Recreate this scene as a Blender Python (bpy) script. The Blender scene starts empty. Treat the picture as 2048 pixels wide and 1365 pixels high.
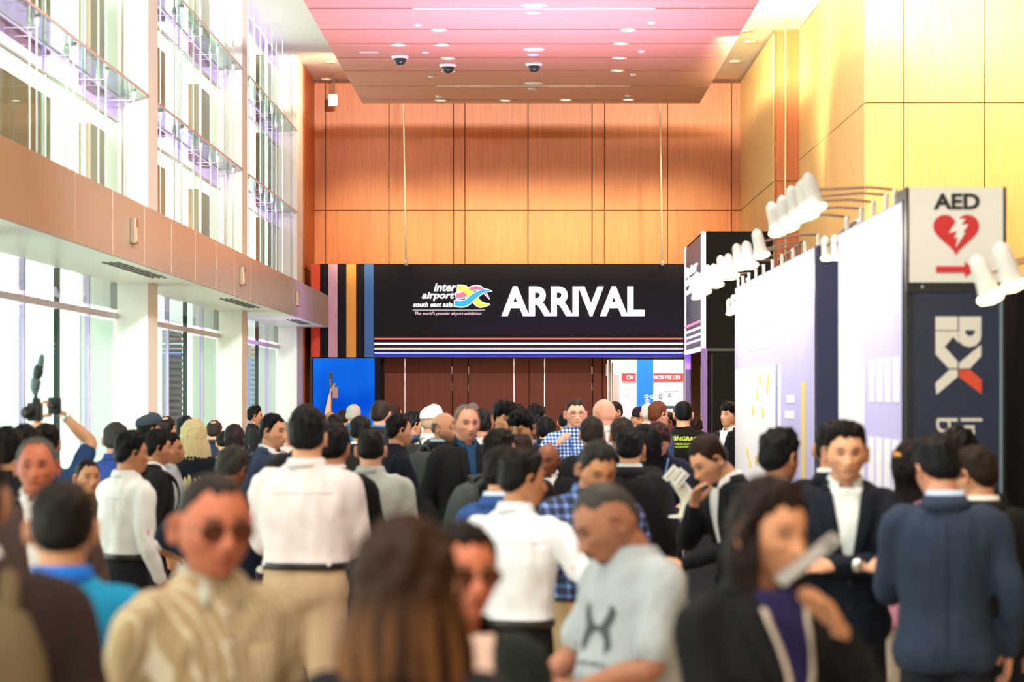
import bpy, bmesh, math, random
import numpy as np
from mathutils import Vector, Matrix, noise
from mathutils.bvhtree import BVHTree

random.seed(7)
SC = bpy.context.scene
COL = SC.collection
F = 4836.0            # focal length in pixels of the 2048 wide frame
VX, VY, EYE = 1060.0, 790.0, 1.86
def W(px, py, Y):     # the world point seen at a pixel at distance Y
    return Vector(((px - VX) * Y / F, Y, EYE + (VY - py) * Y / F))

# ---------------------------------------------------------------- camera
cam = bpy.data.cameras.new('camera')
cam.lens = F / 2048 * 36; cam.sensor_width = 36
cam.shift_x = (1024 - VX) / 2048; cam.shift_y = (VY - 682.5) / 2048
cam.dof.use_dof = True; cam.dof.focus_distance = 33; cam.dof.aperture_fstop = 2.8
cam.clip_end = 300
cam_o = bpy.data.objects.new('camera', cam); COL.objects.link(cam_o)
cam_o.location = (0, 0, EYE); cam_o.rotation_euler = (math.pi / 2, 0, 0)
SC.camera = cam_o
# ---------------------------------------------------------------- world, exposure
SC.view_settings.view_transform = 'Standard'; SC.view_settings.look = 'None'
SC.view_settings.gamma = 1; SC.view_settings.use_curve_mapping = False
SC.view_settings.exposure = 0.5
world = bpy.data.worlds.new('world'); SC.world = world; world.use_nodes = True
bg = world.node_tree.nodes['Background']
bg.inputs[0].default_value = (1.0, 0.985, 0.93, 1); bg.inputs[1].default_value = 3.0
SC.cycles.use_denoising = True
SC.cycles.max_bounces = 6; SC.cycles.diffuse_bounces = 3; SC.cycles.glossy_bounces = 3
SC.cycles.transmission_bounces = 4; SC.cycles.transparent_max_bounces = 12
SC.cycles.sample_clamp_indirect = 6
SC.cycles.caustics_reflective = False; SC.cycles.caustics_refractive = False

def area(name, loc, target, sx, sy, power, color, spread=math.pi):
    l = bpy.data.lights.new(name, 'AREA'); l.shape = 'RECTANGLE'; l.size = sx; l.size_y = sy
    l.energy = power; l.color = color; l.spread = spread
    o = bpy.data.objects.new(name, l); COL.objects.link(o); o.location = loc
    o.rotation_euler = (Vector(target) - Vector(loc)).to_track_quat('-Z', 'Y').to_euler()
    return o
def spot(name, loc, target, power, color, angle, blend=.6, r=.06):
    l = bpy.data.lights.new(name, 'SPOT'); l.energy = power; l.color = color
    l.spot_size = angle; l.spot_blend = blend; l.shadow_soft_size = r
    o = bpy.data.objects.new(name, l); COL.objects.link(o); o.location = loc
    o.rotation_euler = (Vector(target) - Vector(loc)).to_track_quat('-Z', 'Y').to_euler()
    return o
WARM = (1, .72, .42); YEL = (1, .80, .36)
# lobby ceiling lighting over the crowd (rows of warm white downlights)
for yy in (3, 9, 15, 21, 27):
    area('lobby_downlights', (0.6, yy, 6.3), (0.6, yy + .6, 0), 4.0, 1.2, 95, (1, .90, .80), math.radians(110))
# downlights at the edge of the hanging ceiling, washing the timber wall
for px in (700, 882, 1011, 1132, 1257, 1400):
    x = (px - VX) / 126.6
    spot('wall_wash', (x, 38.3, 6.42), (x * 1.02, 44, 4.30), 1300, (1, .78, .34), math.radians(34), 1.0, .08)
area('left_wall_glow', (-2.9, 40.6, 7.2), (-3.9, 43, 6.5), .6, 1.5, 35, WARM)
# warm floodlighting of the timber walls on the right
area('right_wall_flood', (1.6, 24, 6.9), (5.4, 32, 5.4), 1.5, 1.0, 1150, (1, .86, .50), math.radians(88))
area('right_recess_flood', (1.4, 35.0, 6.9), (4.2, 39.5, 5.4), 1.2, .6, 300, (1, .84, .46), math.radians(75))
area('side_ceiling_glow', (3.2, 33, 5.3), (3.5, 34.2, 7.6), .6, 4, 90, (1, .86, .6), math.radians(70))
# magenta stage wash on the hanging ceiling
area('magenta_wash', (0.1, 29.5, 2.7), (0.1, 29.7, 6.5), 4.5, 5.0, 290, (.74, .44, 1), math.radians(105))
# unseen area light, added to whiten the piers of the glazed side
area('pier_fill', (1.2, 12, 6.9), (-4, 31, 4.6), 1.5, 1.0, 1500, (1, .99, .93), math.radians(60))
area('violet_wash_left', (-2.2, 36, 2.2), (-3.5, 37, 2.9), .8, 5, 30, (.55, .25, 1), math.radians(120))
# warm light of the passage on the brown doors
area('door_downlights', (-.6, 43.2, 2.45), (-.6, 43.7, 0), 6, .3, 14, (1, .70, .52))
# violet spill of the neon lines on the header
area('neon_spill', (1.2, 41.6, 2.3), (1.2, 42.0, 3.1), 5.2, .1, 16, (.45, .25, 1), math.radians(120))
# light of the floodlamp rows on the two printed walls
area('panel_flood', (1.40, 19.9, 2.80), (1.96, 19.9, 2.3), 6.4, .15, 32, (1, .93, .86))
area('panel_flood', (1.40, 14.0, 2.82), (1.96, 14.0, 2.3), 2.8, .15, 14, (1, .93, .86))
area('hall_light', (1.6, 47, 5.6), (1.8, 49.5, 2), 4, 2, 420, (1, 1, 1))

# ---------------------------------------------------------------- materials
MATS = {}
def lin(c):
    return tuple(((v / 12.92) if v <= .04045 else ((v + .055) / 1.055) ** 2.4) for v in c)
def hexc(h):
    return lin(tuple(int(h[i:i + 2], 16) / 255 for i in (0, 2, 4)))
def newmat(name):
    m = bpy.data.materials.new(name); m.use_nodes = True
    return m, m.node_tree.nodes, m.node_tree.links, m.node_tree.nodes['Principled BSDF']
def plain(h, rough=.5, metal=0, key='', emit=0, spec=.5):
    k = ('p', h, rough, metal, emit, spec)
    if k in MATS: return MATS[k]
    m, n, l, b = newmat('surface_' + h)
    c = hexc(h) + (1,)
    b.inputs['Base Color'].default_value = c; b.inputs['Roughness'].default_value = rough
    b.inputs['Metallic'].default_value = metal; b.inputs['Specular IOR Level'].default_value = spec
    if emit:
        b.inputs['Emission Color'].default_value = c; b.inputs['Emission Strength'].default_value = emit
    else:   # faint surface variation
        tc = n.new('ShaderNodeTexCoord'); t = n.new('ShaderNodeTexNoise'); t.inputs['Scale'].default_value = 9
        bp = n.new('ShaderNodeBump'); bp.inputs['Strength'].default_value = .04
        l.new(tc.outputs['Object'], t.inputs['Vector']); l.new(t.outputs['Fac'], bp.inputs['Height'])
        l.new(bp.outputs[0], b.inputs['Normal'])
    MATS[k] = m; return m
def fabric(h, rough=.85, weave=1.0):
    k = ('f', h, rough, weave)
    if k in MATS: return MATS[k]
    m, n, l, b = newmat('fabric_' + h)
    c = hexc(h)
    if max(c) < .06: c = tuple(v * .55 for v in c)      # black suiting
    tc = n.new('ShaderNodeTexCoord'); mp = n.new('ShaderNodeMapping'); mp.inputs['Scale'].default_value = (7, 7, 3)
    t = n.new('ShaderNodeTexNoise'); t.inputs['Scale'].default_value = 1.2; t.inputs['Detail'].default_value = 3
    r = n.new('ShaderNodeMix'); r.data_type = 'RGBA'
    r.inputs[6].default_value = tuple(v * .82 for v in c) + (1,); r.inputs[7].default_value = tuple(min(1, v * 1.12) for v in c) + (1,)
    bp = n.new('ShaderNodeBump'); bp.inputs['Strength'].default_value = .45 * weave; bp.inputs['Distance'].default_value = .03
    l.new(tc.outputs['Object'], mp.inputs['Vector']); l.new(mp.outputs[0], t.inputs['Vector'])
    l.new(t.outputs['Fac'], r.inputs[0]); l.new(r.outputs[2], b.inputs['Base Color'])
    l.new(t.outputs['Fac'], bp.inputs['Height']); l.new(bp.outputs[0], b.inputs['Normal'])
    b.inputs['Roughness'].default_value = rough; b.inputs['Specular IOR Level'].default_value = .25
    MATS[k] = m; return m
def stripes(kind, h1, h2, h3, sc):
    """woven check / stripe cloth, pattern in object space"""
    k = (kind, h1, h2, h3, sc)
    if k in MATS: return MATS[k]
    m, n, l, b = newmat(kind + '_cloth')
    tc = n.new('ShaderNodeTexCoord'); sp = n.new('ShaderNodeSeparateXYZ'); l.new(tc.outputs['Object'], sp.inputs[0])
    def band(src, scale, duty):
        a = n.new('ShaderNodeMath'); a.operation = 'MULTIPLY'; a.inputs[1].default_value = scale; l.new(src, a.inputs[0])
        f = n.new('ShaderNodeMath'); f.operation = 'FRACT'; l.new(a.outputs[0], f.inputs[0])
        g = n.new('ShaderNodeMath'); g.operation = 'LESS_THAN'; g.inputs[1].default_value = duty; l.new(f.outputs[0], g.inputs[0])
        return g.outputs[0]
    def mix(fac, a, bb):
        x = n.new('ShaderNodeMix'); x.data_type = 'RGBA'; l.new(fac, x.inputs[0])
        if isinstance(a, tuple): x.inputs[6].default_value = a + (1,)
        else: l.new(a, x.inputs[6])
        if isinstance(bb, tuple): x.inputs[7].default_value = bb + (1,)
        else: l.new(bb, x.inputs[7])
        return x.outputs[2]
    c1, c2, c3 = hexc(h1), hexc(h2), hexc(h3)
    # stripes follow the cloth round the body through the angle-like mix of x and y
    s = n.new('ShaderNodeMath'); s.operation = 'ADD'; l.new(sp.outputs[0], s.inputs[0]); l.new(sp.outputs[1], s.inputs[1])
    v = band(s.outputs[0] if kind == 'stripe' else sp.outputs[0], sc, .22 if kind != 'gingham' else .45)
    if kind == 'stripe':
        out = mix(v, c1, c2)
    else:
        hb = band(sp.outputs[2], sc, .22 if kind != 'gingham' else .45)
        out = mix(hb, mix(v, c1, c2), mix(v, c2, c3))
    l.new(out, b.inputs['Base Color']); b.inputs['Roughness'].default_value = .85
    t = n.new('ShaderNodeTexNoise'); t.inputs['Scale'].default_value = 9; l.new(tc.outputs['Object'], t.inputs['Vector'])
    bp = n.new('ShaderNodeBump'); bp.inputs['Strength'].default_value = .4; bp.inputs['Distance'].default_value = .03
    l.new(t.outputs['Fac'], bp.inputs['Height']); l.new(bp.outputs[0], b.inputs['Normal'])
    MATS[k] = m; return m
def wood(h1, h2, scale=1.0, rough=.45, axis='Z', key=''):
    k = ('w', h1, h2, scale, rough, axis)
    if k in MATS: return MATS[k]
    m, n, l, b = newmat('timber_' + h1)
    tc = n.new('ShaderNodeTexCoord'); mp = n.new('ShaderNodeMapping')
    oi = n.new('ShaderNodeObjectInfo'); ad = n.new('ShaderNodeVectorMath'); ad.operation = 'ADD'
    ml = n.new('ShaderNodeMath'); ml.operation = 'MULTIPLY'; ml.inputs[1].default_value = 37
    l.new(oi.outputs['Random'], ml.inputs[0]); l.new(tc.outputs['Object'], ad.inputs[0]); l.new(ml.outputs[0], ad.inputs[1])
    s = {'Z': (26, 26, 1.1), 'X': (.5, 7, 7)}[axis]
    mp.inputs['Scale'].default_value = tuple(v * scale for v in s)
    l.new(ad.outputs[0], mp.inputs['Vector'])
    t = n.new('ShaderNodeTexNoise'); t.inputs['Scale'].default_value = 1.0; t.inputs['Detail'].default_value = 6
    t.inputs['Distortion'].default_value = .5; l.new(mp.outputs[0], t.inputs['Vector'])
    cr = n.new('ShaderNodeValToRGB'); cr.color_ramp.elements[0].position = .25; cr.color_ramp.elements[1].position = .78
    cr.color_ramp.elements[0].color = hexc(h1) + (1,); cr.color_ramp.elements[1].color = hexc(h2) + (1,)
    l.new(t.outputs['Fac'], cr.inputs[0]); l.new(cr.outputs[0], b.inputs['Base Color'])
    bp = n.new('ShaderNodeBump'); bp.inputs['Strength'].default_value = .05; l.new(t.outputs['Fac'], bp.inputs['Height'])
    l.new(bp.outputs[0], b.inputs['Normal'])
    b.inputs['Roughness'].default_value = rough
    MATS[k] = m; return m
def glass(h, refl=.5, tint=.85):
    k = ('g', h, refl, tint)
    if k in MATS: return MATS[k]
    m = bpy.data.materials.new('glass_' + h); m.use_nodes = True; n, l = m.node_tree.nodes, m.node_tree.links
    n.clear(); o = n.new('ShaderNodeOutputMaterial'); t = n.new('ShaderNodeBsdfTransparent'); g = n.new('ShaderNodeBsdfGlossy')
    t.inputs[0].default_value = hexc(h) + (1,); g.inputs['Roughness'].default_value = .02
    lf = n.new('ShaderNodeLayerWeight'); lf.inputs[0].default_value = .5; lw = n.new('ShaderNodeMath'); lw.operation = 'POWER'; lw.inputs[1].default_value = 6; l.new(lf.outputs['Facing'], lw.inputs[0])
    ml = n.new('ShaderNodeMath'); ml.operation = 'MULTIPLY'; ml.inputs[1].default_value = refl
    mx = n.new('ShaderNodeMixShader'); l.new(lw.outputs[0], ml.inputs[0]); l.new(ml.outputs[0], mx.inputs[0])
    l.new(t.outputs[0], mx.inputs[1]); l.new(g.outputs[0], mx.inputs[2]); l.new(mx.outputs[0], o.inputs[0])
    MATS[k] = m; return m
def emis(h, strength):
    k = ('e', h, strength)
    if k in MATS: return MATS[k]
    m = bpy.data.materials.new('glow_' + h); m.use_nodes = True; n, l = m.node_tree.nodes, m.node_tree.links
    n.clear(); o = n.new('ShaderNodeOutputMaterial'); e = n.new('ShaderNodeEmission')
    e.inputs[0].default_value = hexc(h) + (1,); e.inputs[1].default_value = strength; l.new(e.outputs[0], o.inputs[0])
    MATS[k] = m; return m
SKIN = {'pink': ('e0a084', 'a85a50'), 'light': ('e0a582', 'ae5c4e'), 'asian': ('d89c72', 'a65444'), 'tan': ('c88c66', '8c4636'),
        'brown': ('8d5538', '6b352a'), 'tan_backlit': ('a66e54', '6b3a30'), 'dark': ('5c3524', '4a2620'), 'red': ('bd6c4e', '8e3e34')}  # t-shirt man's darker tan has his backlit shade put into the colour
def skin(kind):
    k = ('s', kind)
    if k in MATS: return MATS[k]
    m, n, l, b = newmat('skin_' + kind)
    a = n.new('ShaderNodeAttribute'); a.attribute_name = 'face'; sp = n.new('ShaderNodeSeparateColor'); l.new(a.outputs['Color'], sp.inputs[0])
    tc = n.new('ShaderNodeTexCoord'); t = n.new('ShaderNodeTexNoise'); t.inputs['Scale'].default_value = 14; t.inputs['Detail'].default_value = 3
    l.new(tc.outputs['Object'], t.inputs['Vector'])
    base, lip = hexc(SKIN[kind][0]), hexc(SKIN[kind][1])
    def mix(fac, A, B):
        x = n.new('ShaderNodeMix'); x.data_type = 'RGBA'; l.new(fac, x.inputs[0])
        for i, q in ((6, A), (7, B)):
            if isinstance(q, tuple): x.inputs[i].default_value = q + (1,)
            else: l.new(q, x.inputs[i])
        return x.outputs[2]
    c = mix(t.outputs['Fac'], tuple(v * .86 for v in base), tuple(min(1, v * 1.1) for v in base))
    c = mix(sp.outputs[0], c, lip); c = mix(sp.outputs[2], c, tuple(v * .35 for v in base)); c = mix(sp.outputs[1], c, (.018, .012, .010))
    l.new(c, b.inputs['Base Color']); b.inputs['Roughness'].default_value = .48; b.inputs['Specular IOR Level'].default_value = .35
    MATS[k] = m; return m
def hairmat(h, tip=None):
    k = ('h', h, tip)
    if k in MATS: return MATS[k]
    m, n, l, b = newmat('hair_' + h)
    c = hexc(h)
    tc = n.new('ShaderNodeTexCoord'); mp = n.new('ShaderNodeMapping'); mp.inputs['Scale'].default_value = (70, 70, 9)
    t = n.new('ShaderNodeTexNoise'); t.inputs['Scale'].default_value = 1; t.inputs['Detail'].default_value = 2
    l.new(tc.outputs['Object'], mp.inputs['Vector']); l.new(mp.outputs[0], t.inputs['Vector'])
    x = n.new('ShaderNodeMix'); x.data_type = 'RGBA'; x.inputs[6].default_value = tuple(v * (.30 if max(c) < .3 else .75) for v in c) + (1,)
    x.inputs[7].default_value = tuple(min(1, v * 1.05 + .001) for v in c) + (1,)
    l.new(t.outputs['Fac'], x.inputs[0]); l.new(x.outputs[2], b.inputs['Base Color'])
    if tip:      # dyed lighter lengths, in broad streaks
        sp = n.new('ShaderNodeSeparateXYZ'); l.new(tc.outputs['Object'], sp.inputs[0])
        m2 = n.new('ShaderNodeMapping'); m2.inputs['Scale'].default_value = (22, 22, 2); l.new(tc.outputs['Object'], m2.inputs['Vector'])
        t2 = n.new('ShaderNodeTexNoise'); t2.inputs['Scale'].default_value = 1; l.new(m2.outputs[0], t2.inputs['Vector'])
        mr = n.new('ShaderNodeMapRange'); mr.inputs[1].default_value = .02; mr.inputs[2].default_value = -.30; l.new(sp.outputs[2], mr.inputs[0])
        s2 = n.new('ShaderNodeMapRange'); s2.inputs[1].default_value = .42; s2.inputs[2].default_value = .62; l.new(t2.outputs['Fac'], s2.inputs[0])
        mm = n.new('ShaderNodeMath'); mm.operation = 'MULTIPLY'; l.new(mr.outputs[0], mm.inputs[0]); l.new(s2.outputs[0], mm.inputs[1])
        y = n.new('ShaderNodeMix'); y.data_type = 'RGBA'; l.new(mm.outputs[0], y.inputs[0]); l.new(x.outputs[2], y.inputs[6]); y.inputs[7].default_value = hexc(tip) + (1,)
        l.new(y.outputs[2], b.inputs['Base Color'])
    bp = n.new('ShaderNodeBump'); bp.inputs['Strength'].default_value = .6; bp.inputs['Distance'].default_value = .006
    l.new(t.outputs['Fac'], bp.inputs['Height']); l.new(bp.outputs[0], b.inputs['Normal'])
    b.inputs['Roughness'].default_value = .50; b.inputs['Specular IOR Level'].default_value = .12
    MATS[k] = m; return m

# ---------------------------------------------------------------- geometry
def link(name, me, parent=None, mat=None):
    o = bpy.data.objects.new(name, me); COL.objects.link(o)
    if parent is not None: o.parent = parent
    if mat is not None and me is not None:
        if len(me.materials) == 0: me.materials.append(mat)
        if me.materials[0] is not mat:
            o.material_slots[0].link = 'OBJECT'; o.material_slots[0].material = mat
    return o
def tag(o, label=None, cat=None, group=None, kind=None):
    for k, v in (('label', label), ('category', cat), ('group', group), ('kind', kind)):
        if v: o[k] = v
    return o
def empty(name, loc=(0, 0, 0), rz=0, label=None, cat=None, group=None, kind=None):
    o = bpy.data.objects.new(name, None); COL.objects.link(o); o.empty_display_size = .1
    o.location = loc; o.rotation_euler = (0, 0, rz)
    return tag(o, label, cat, group, kind)
class G:
    def __init__(s): s.v = []; s.f = []
    def add(s, vs, fs):
        k = len(s.v); s.v += [tuple(p) for p in vs]; s.f += [tuple(i + k for i in f) for f in fs]
    def box(s, x0, x1, y0, y1, z0, z1):
        vs = [(x, y, z) for z in (z0, z1) for y in (y0, y1) for x in (x0, x1)]
        s.add(vs, [(0, 2, 3, 1), (4, 5, 7, 6), (0, 1, 5, 4), (2, 6, 7, 3), (0, 4, 6, 2), (1, 3, 7, 5)]); return s
    def bevbox(s, x0, x1, y0, y1, z0, z1, b):
        """box with chamfered edges on all sides"""
        vs = []; idx = {}
        bm = bmesh.new(); bmesh.ops.create_cube(bm, size=1)
        for v in bm.verts: v.co = (x0 + (v.co.x + .5) * (x1 - x0), y0 + (v.co.y + .5) * (y1 - y0), z0 + (v.co.z + .5) * (z1 - z0))
        bmesh.ops.bevel(bm, geom=bm.edges[:], offset=b, segments=2, affect='EDGES', profile=.6)
        bm.verts.index_update()
        s.add([v.co[:] for v in bm.verts], [tuple(v.index for v in f.verts) for f in bm.faces]); bm.free(); return s
    def rings(s, R, cap=True, closed=True):
        """R: list of rings, each an equally long list of points"""
        n = len(R[0]); k = len(s.v)
        for r in R: s.v += [tuple(p) for p in r]
        for i in range(len(R) - 1):
            for j in range(n if closed else n - 1):
                a = k + i * n + j; b = k + i * n + (j + 1) % n
                s.f.append((a, b, b + n, a + n))
        if cap and closed:
            s.f.append(tuple(k + j for j in range(n))[::-1]); s.f.append(tuple(k + (len(R) - 1) * n + j for j in range(n)))
        return s
    def tube(s, pts, rad, n=10, flat=None, sub=1):
        """round tube along points; flat=(vector, ratio) squashes it along a direction"""
        P = [Vector(p) for p in pts]; rad = list(rad) if hasattr(rad, '__len__') else [rad] * len(P)
        if sub > 1:
            Q = []; R = []
            for i in range(len(P) - 1):
                p0 = P[max(0, i - 1)]; p1 = P[i]; p2 = P[i + 1]; p3 = P[min(len(P) - 1, i + 2)]
                for j in range(sub):
                    t = j / sub
                    Q.append(.5 * ((2 * p1) + (p2 - p0) * t + (2 * p0 - 5 * p1 + 4 * p2 - p3) * t * t + (3 * p1 - p0 - 3 * p2 + p3) * t ** 3))
                    R.append(rad[i] + (rad[i + 1] - rad[i]) * (t * t * (3 - 2 * t)))
            Q.append(P[-1]); R.append(rad[-1]); P, rad = Q, R
        T0 = (P[1] - P[0]).normalized()
        u = T0.orthogonal().normalized(); out = []
        d = (P[0] - P[1]).normalized()
        ext = [(P[0] + d * rad[0] * .75, rad[0] * .5), (P[0] + d * rad[0] * .3, rad[0] * .88)]
        seq = list(zip(P, rad)); d2 = (P[-1] - P[-2]).normalized()
        ext2 = [(P[-1] + d2 * rad[-1] * .3, rad[-1] * .88), (P[-1] + d2 * rad[-1] * .75, rad[-1] * .5)]
        seq = ext + seq + ext2; C = [q[0] for q in seq]
        for i, (c, r) in enumerate(seq):
            t = (C[min(i + 1, len(C) - 1)] - C[max(i - 1, 0)]).normalized()
            u = (u - t * u.dot(t)).normalized(); w = t.cross(u)
            ring = []
            for j in range(n):
                a = 2 * math.pi * j / n; off = (u * math.cos(a) + w * math.sin(a)) * r
                if flat is not None:
                    fv = flat[0]; off = off - fv * off.dot(fv) * (1 - flat[1])
                ring.append(c + off)
            out.append(ring)
        return s.rings(out)
    def cyl(s, p0, p1, r0, r1=None, n=12):
        r1 = r0 if r1 is None else r1
        p0, p1 = Vector(p0), Vector(p1); t = (p1 - p0).normalized(); u = t.orthogonal().normalized(); w = t.cross(u)
        return s.rings([[c + (u * math.cos(2 * math.pi * j / n) + w * math.sin(2 * math.pi * j / n)) * r for j in range(n)] for c, r in ((p0, r0), (p1, r1))])
    def lathe(s, c, prof, n=20, axis='Z'):
        c = Vector(c); out = []
        for r, h in prof:
            out.append([c + (Vector((math.cos(2 * math.pi * j / n) * r, math.sin(2 * math.pi * j / n) * r, h))) for j in range(n)])
        return s.rings(out)
    def poly(s, pts, thick):
        """flat outline (list of 3D points) given a thickness vector"""
        t = Vector(thick); a = [Vector(p) for p in pts]; return s.rings([a, [p + t for p in a]])
    def build(s, name, mat, parent=None, smooth=False):
        me = bpy.data.meshes.new(name); me.from_pydata(s.v, [], s.f)
        bm = bmesh.new(); bm.from_mesh(me); bmesh.ops.recalc_face_normals(bm, faces=bm.faces[:]); bm.to_mesh(me); bm.free()
        if smooth: me.polygons.foreach_set('use_smooth', [True] * len(me.polygons))
        me.materials.append(mat)
        return link(name, me, parent)
def text_mesh(string, extrude=.01, offset=0.0, shear=0.0, spacing=1.0):
    cu = bpy.data.curves.new('t', 'FONT'); cu.body = string; cu.size = 1; cu.extrude = extrude; cu.offset = offset
    cu.shear = shear; cu.space_character = spacing; cu.resolution_u = 4
    o = bpy.data.objects.new('t', cu); COL.objects.link(o); bpy.context.view_layer.update()
    me = bpy.data.meshes.new_from_object(o.evaluated_get(bpy.context.evaluated_depsgraph_get()))
    bpy.data.objects.remove(o); bpy.data.curves.remove(cu)
    return me
def fit_text(name, string, origin, ux, uz, x0, x1, z0, z1, mat, parent, depth=.01, **kw):
    """lettering fitted in a rectangle of the plane spanned by unit vectors ux, uz; raised by depth along ux x uz"""
    me = text_mesh(string, extrude=.01, **kw)
    co = np.array([v.co[:] for v in me.vertices]); lo, hi = co.min(0), co.max(0)
    ux, uz, origin = Vector(ux), Vector(uz), Vector(origin); nrm = ux.cross(uz)
    for v, c in zip(me.vertices, co):
        a = (c - lo) / (hi - lo + 1e-9)
        v.co = origin + ux * (x0 + (x1 - x0) * a[0]) + uz * (z0 + (z1 - z0) * a[1]) + nrm * (depth * a[2])
    me.materials.clear(); me.materials.append(mat); me.name = name
    return link(name, me, parent)
# ================================================================ the setting
YB = 44.0
xb = lambda px, Y=YB: (px - VX) * Y / F
zb = lambda py, Y=YB: EYE + (VY - py) * Y / F
ZC = 7.6                                        # main ceiling height
PANEL = wood('a34a12', 'bb641e', 1.0)
PANEL2 = wood('dcb673', 'e8ca90', 1.3)
DARKWOOD = wood('6a2a18', '7e3820', 1.2, .6)
def struct(g, name, mat, parent=None, smooth=False):
    o = g.build(name, mat, parent, smooth)
    if parent is None: o['kind'] = 'structure'
    return o
fm, fn, fl, fb = newmat('polished_stone')
tcn = fn.new('ShaderNodeTexCoord'); tnn = fn.new('ShaderNodeTexNoise'); tnn.inputs['Scale'].default_value = 3; tnn.inputs['Detail'].default_value = 8
crn = fn.new('ShaderNodeValToRGB'); crn.color_ramp.elements[0].color = hexc('8b7a69') + (1,); crn.color_ramp.elements[1].color = hexc('b8a794') + (1,)
fl.new(tcn.outputs['Object'], tnn.inputs['Vector']); fl.new(tnn.outputs['Fac'], crn.inputs[0]); fl.new(crn.outputs[0], fb.inputs['Base Color'])
fb.inputs['Roughness'].default_value = .25
struct(G().box(-9.5, 7.4, -9, 58, -.12, 0), 'floor', fm)
WHITE = plain('f2efe6', .8)
g = G(); g.box(-4.5, 7.4, -9, YB + .3, ZC, ZC + .2)
ceil = struct(g, 'ceiling', WHITE)
for px, py in ((1500, 83), (1470, 122), (1488, 60), (652, 158), (660, 123)):
    p = W(px, py, 5.74 * F / (VY - py)); l = G().lathe((p.x, p.y, ZC - .03), [(.001, 0), (.09, 0), (.10, .012), (.10, .03)], 16)
    tag(l.build('recessed_lamp', plain('d8c9a8', .4), None, True), {1500: 'small round ceiling fitting above the right timber wall, nearest of three', 1470: 'small round ceiling fitting farthest right beside the timber wall',
        1488: 'pale round ceiling ring at the top of the right white ceiling strip', 652: 'small round ceiling fitting at the far left corner', 660: 'small round ceiling fitting in the left white ceiling strip'}[px], 'ceiling fitting')
struct(G().box(-6.5, 7.4, -9.2, -9, 2.7, ZC), 'wall_fill_block', WHITE)  # unseen wall behind the camera, added to cut the front fill light
# ---- back wall
g = G()
g.box(-4.3, xb(755), YB, YB + .25, 0, ZC); g.box(xb(755), xb(1213), YB + .12, YB + .25, 0, ZC)
g.box(xb(755), xb(1215), YB, YB + .25, 2.62, ZC); g.box(xb(1213), xb(1368), YB, YB + .25, 2.50, ZC); g.box(xb(1368), 7.4, YB, YB + .25, 0, ZC)
wback = struct(g, 'wall_back', plain('5a3218', .7))
cols = [627, 651, 778, 907, 930, 1056, 1184, 1209, 1335, 1463, 1486]
for a, b in zip(cols, cols[1:]):
    for z0, z1 in ((2.75, zb(422)), (zb(422), ZC - .06)):
        gp = G().bevbox(xb(a) + .008, xb(b) - .008, YB - .03, YB - .001, z0 + .008, z1 - .008, .004)
        gp.build('wood_panel', PANEL, wback)
for px in (812, 1325):   # slim hanging rods in front of the wall
    g = G().cyl((xb(px, 41.8), 41.8, 4.1), (xb(px - 6, 41.8), 41.8, 7.6), .014, n=8)
    g.cyl((xb(px, 41.8), 41.8, 4.1), (xb(px, 41.8), 41.8, 4.2), .03, n=8)
    tag(g.build('suspension_rod', plain('cfc8b4', .4, .5), None, True), 'thin pale suspension rod hanging to the left part of the sign portal' if px < 1000 else 'thin pale suspension rod hanging to the right part of the sign portal', 'rod')
g = G().cyl((3.86 - .12 + .30, 36.9, 3.1), (3.86 - .12 + .30, 36.9, 7.6), .016, n=8)
g.v = [(xb(1573, 36.9), y, z) if False else (x - 4.04 + (1571 - VX) * 36.9 / F, y, z) for x, y, z in g.v]
tag(g.build('suspension_rod', plain('d8cda4', .4, .4), None, True), 'long pale suspension rod in front of the yellow timber wall on the right', 'rod')
# small white wireless box hanging at upper left
p = W(666, 201, 43.2)
r = empty('wireless_box', (p.x, 43.2, 0), 0, 'small white box hanging from the ceiling at the upper left of the timber wall', 'box')
g = G().bevbox(-.085, .085, -.04, .04, p.z - .11, p.z + .11, .012); g.build('housing', plain('efe8dc', .4), r)
g = G().cyl((0, 0, p.z + .11), (0, 0, ZC), .012, n=8); g.cyl((.03, 0, p.z + .11), (.03, 0, ZC - .1), .006, n=6); g.build('bracket', plain('6a5546', .5), r)
# ---- brown doors under the portal
BRIGHT = plain('cbb9b2', .25, .9)
def door(n, x0, x1, hinge):
    r = empty('door_%d' % n, (0, 0, 0)); r['kind'] = 'structure'
    G().bevbox(xb(x0), xb(x1), YB - .02, YB + .05, 0.01, 2.58, .006).build('door_leaf', DARKWOOD, r)
    hx = xb(x0 if hinge < 0 else x1)
    for z in (2.3, 2.0, 1.2, .4):
        G().cyl((hx, YB - .03, z - .07), (hx, YB - .03, z + .07), .012, n=8).build('hinge', BRIGHT, r)
    ex = xb(x1 if hinge < 0 else x0)
    G().box(ex - .01, ex + .01, YB - .035, YB - .02, 0, 2.58).build('edge_trim', BRIGHT, r)
    hxx = ex - .1 * (1 if hinge < 0 else -1)
    G().tube([(hxx, YB - .03, 1.25), (hxx, YB - .09, 1.25), (hxx, YB - .09, .9), (hxx, YB - .03, .9)], .012, 8).build('pull_handle', BRIGHT, r, True)
door(1, 810, 904, 1); door(2, 937, 1028, -1); door(3, 1089, 1184, 1)
for i, (a, b) in enumerate(((757, 808), (906, 935), (1030, 1058), (1059, 1087), (1186, 1204), (1206, 1215))):
    struct(G().bevbox(xb(a), xb(b), YB - .04, YB + .05, 0, 2.6, .006), 'trim_%d' % (i + 1), DARKWOOD)
struct(G().box(xb(755), xb(1368), YB - .06, YB, 2.58, 2.66), 'trim_7', DARKWOOD)
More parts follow.
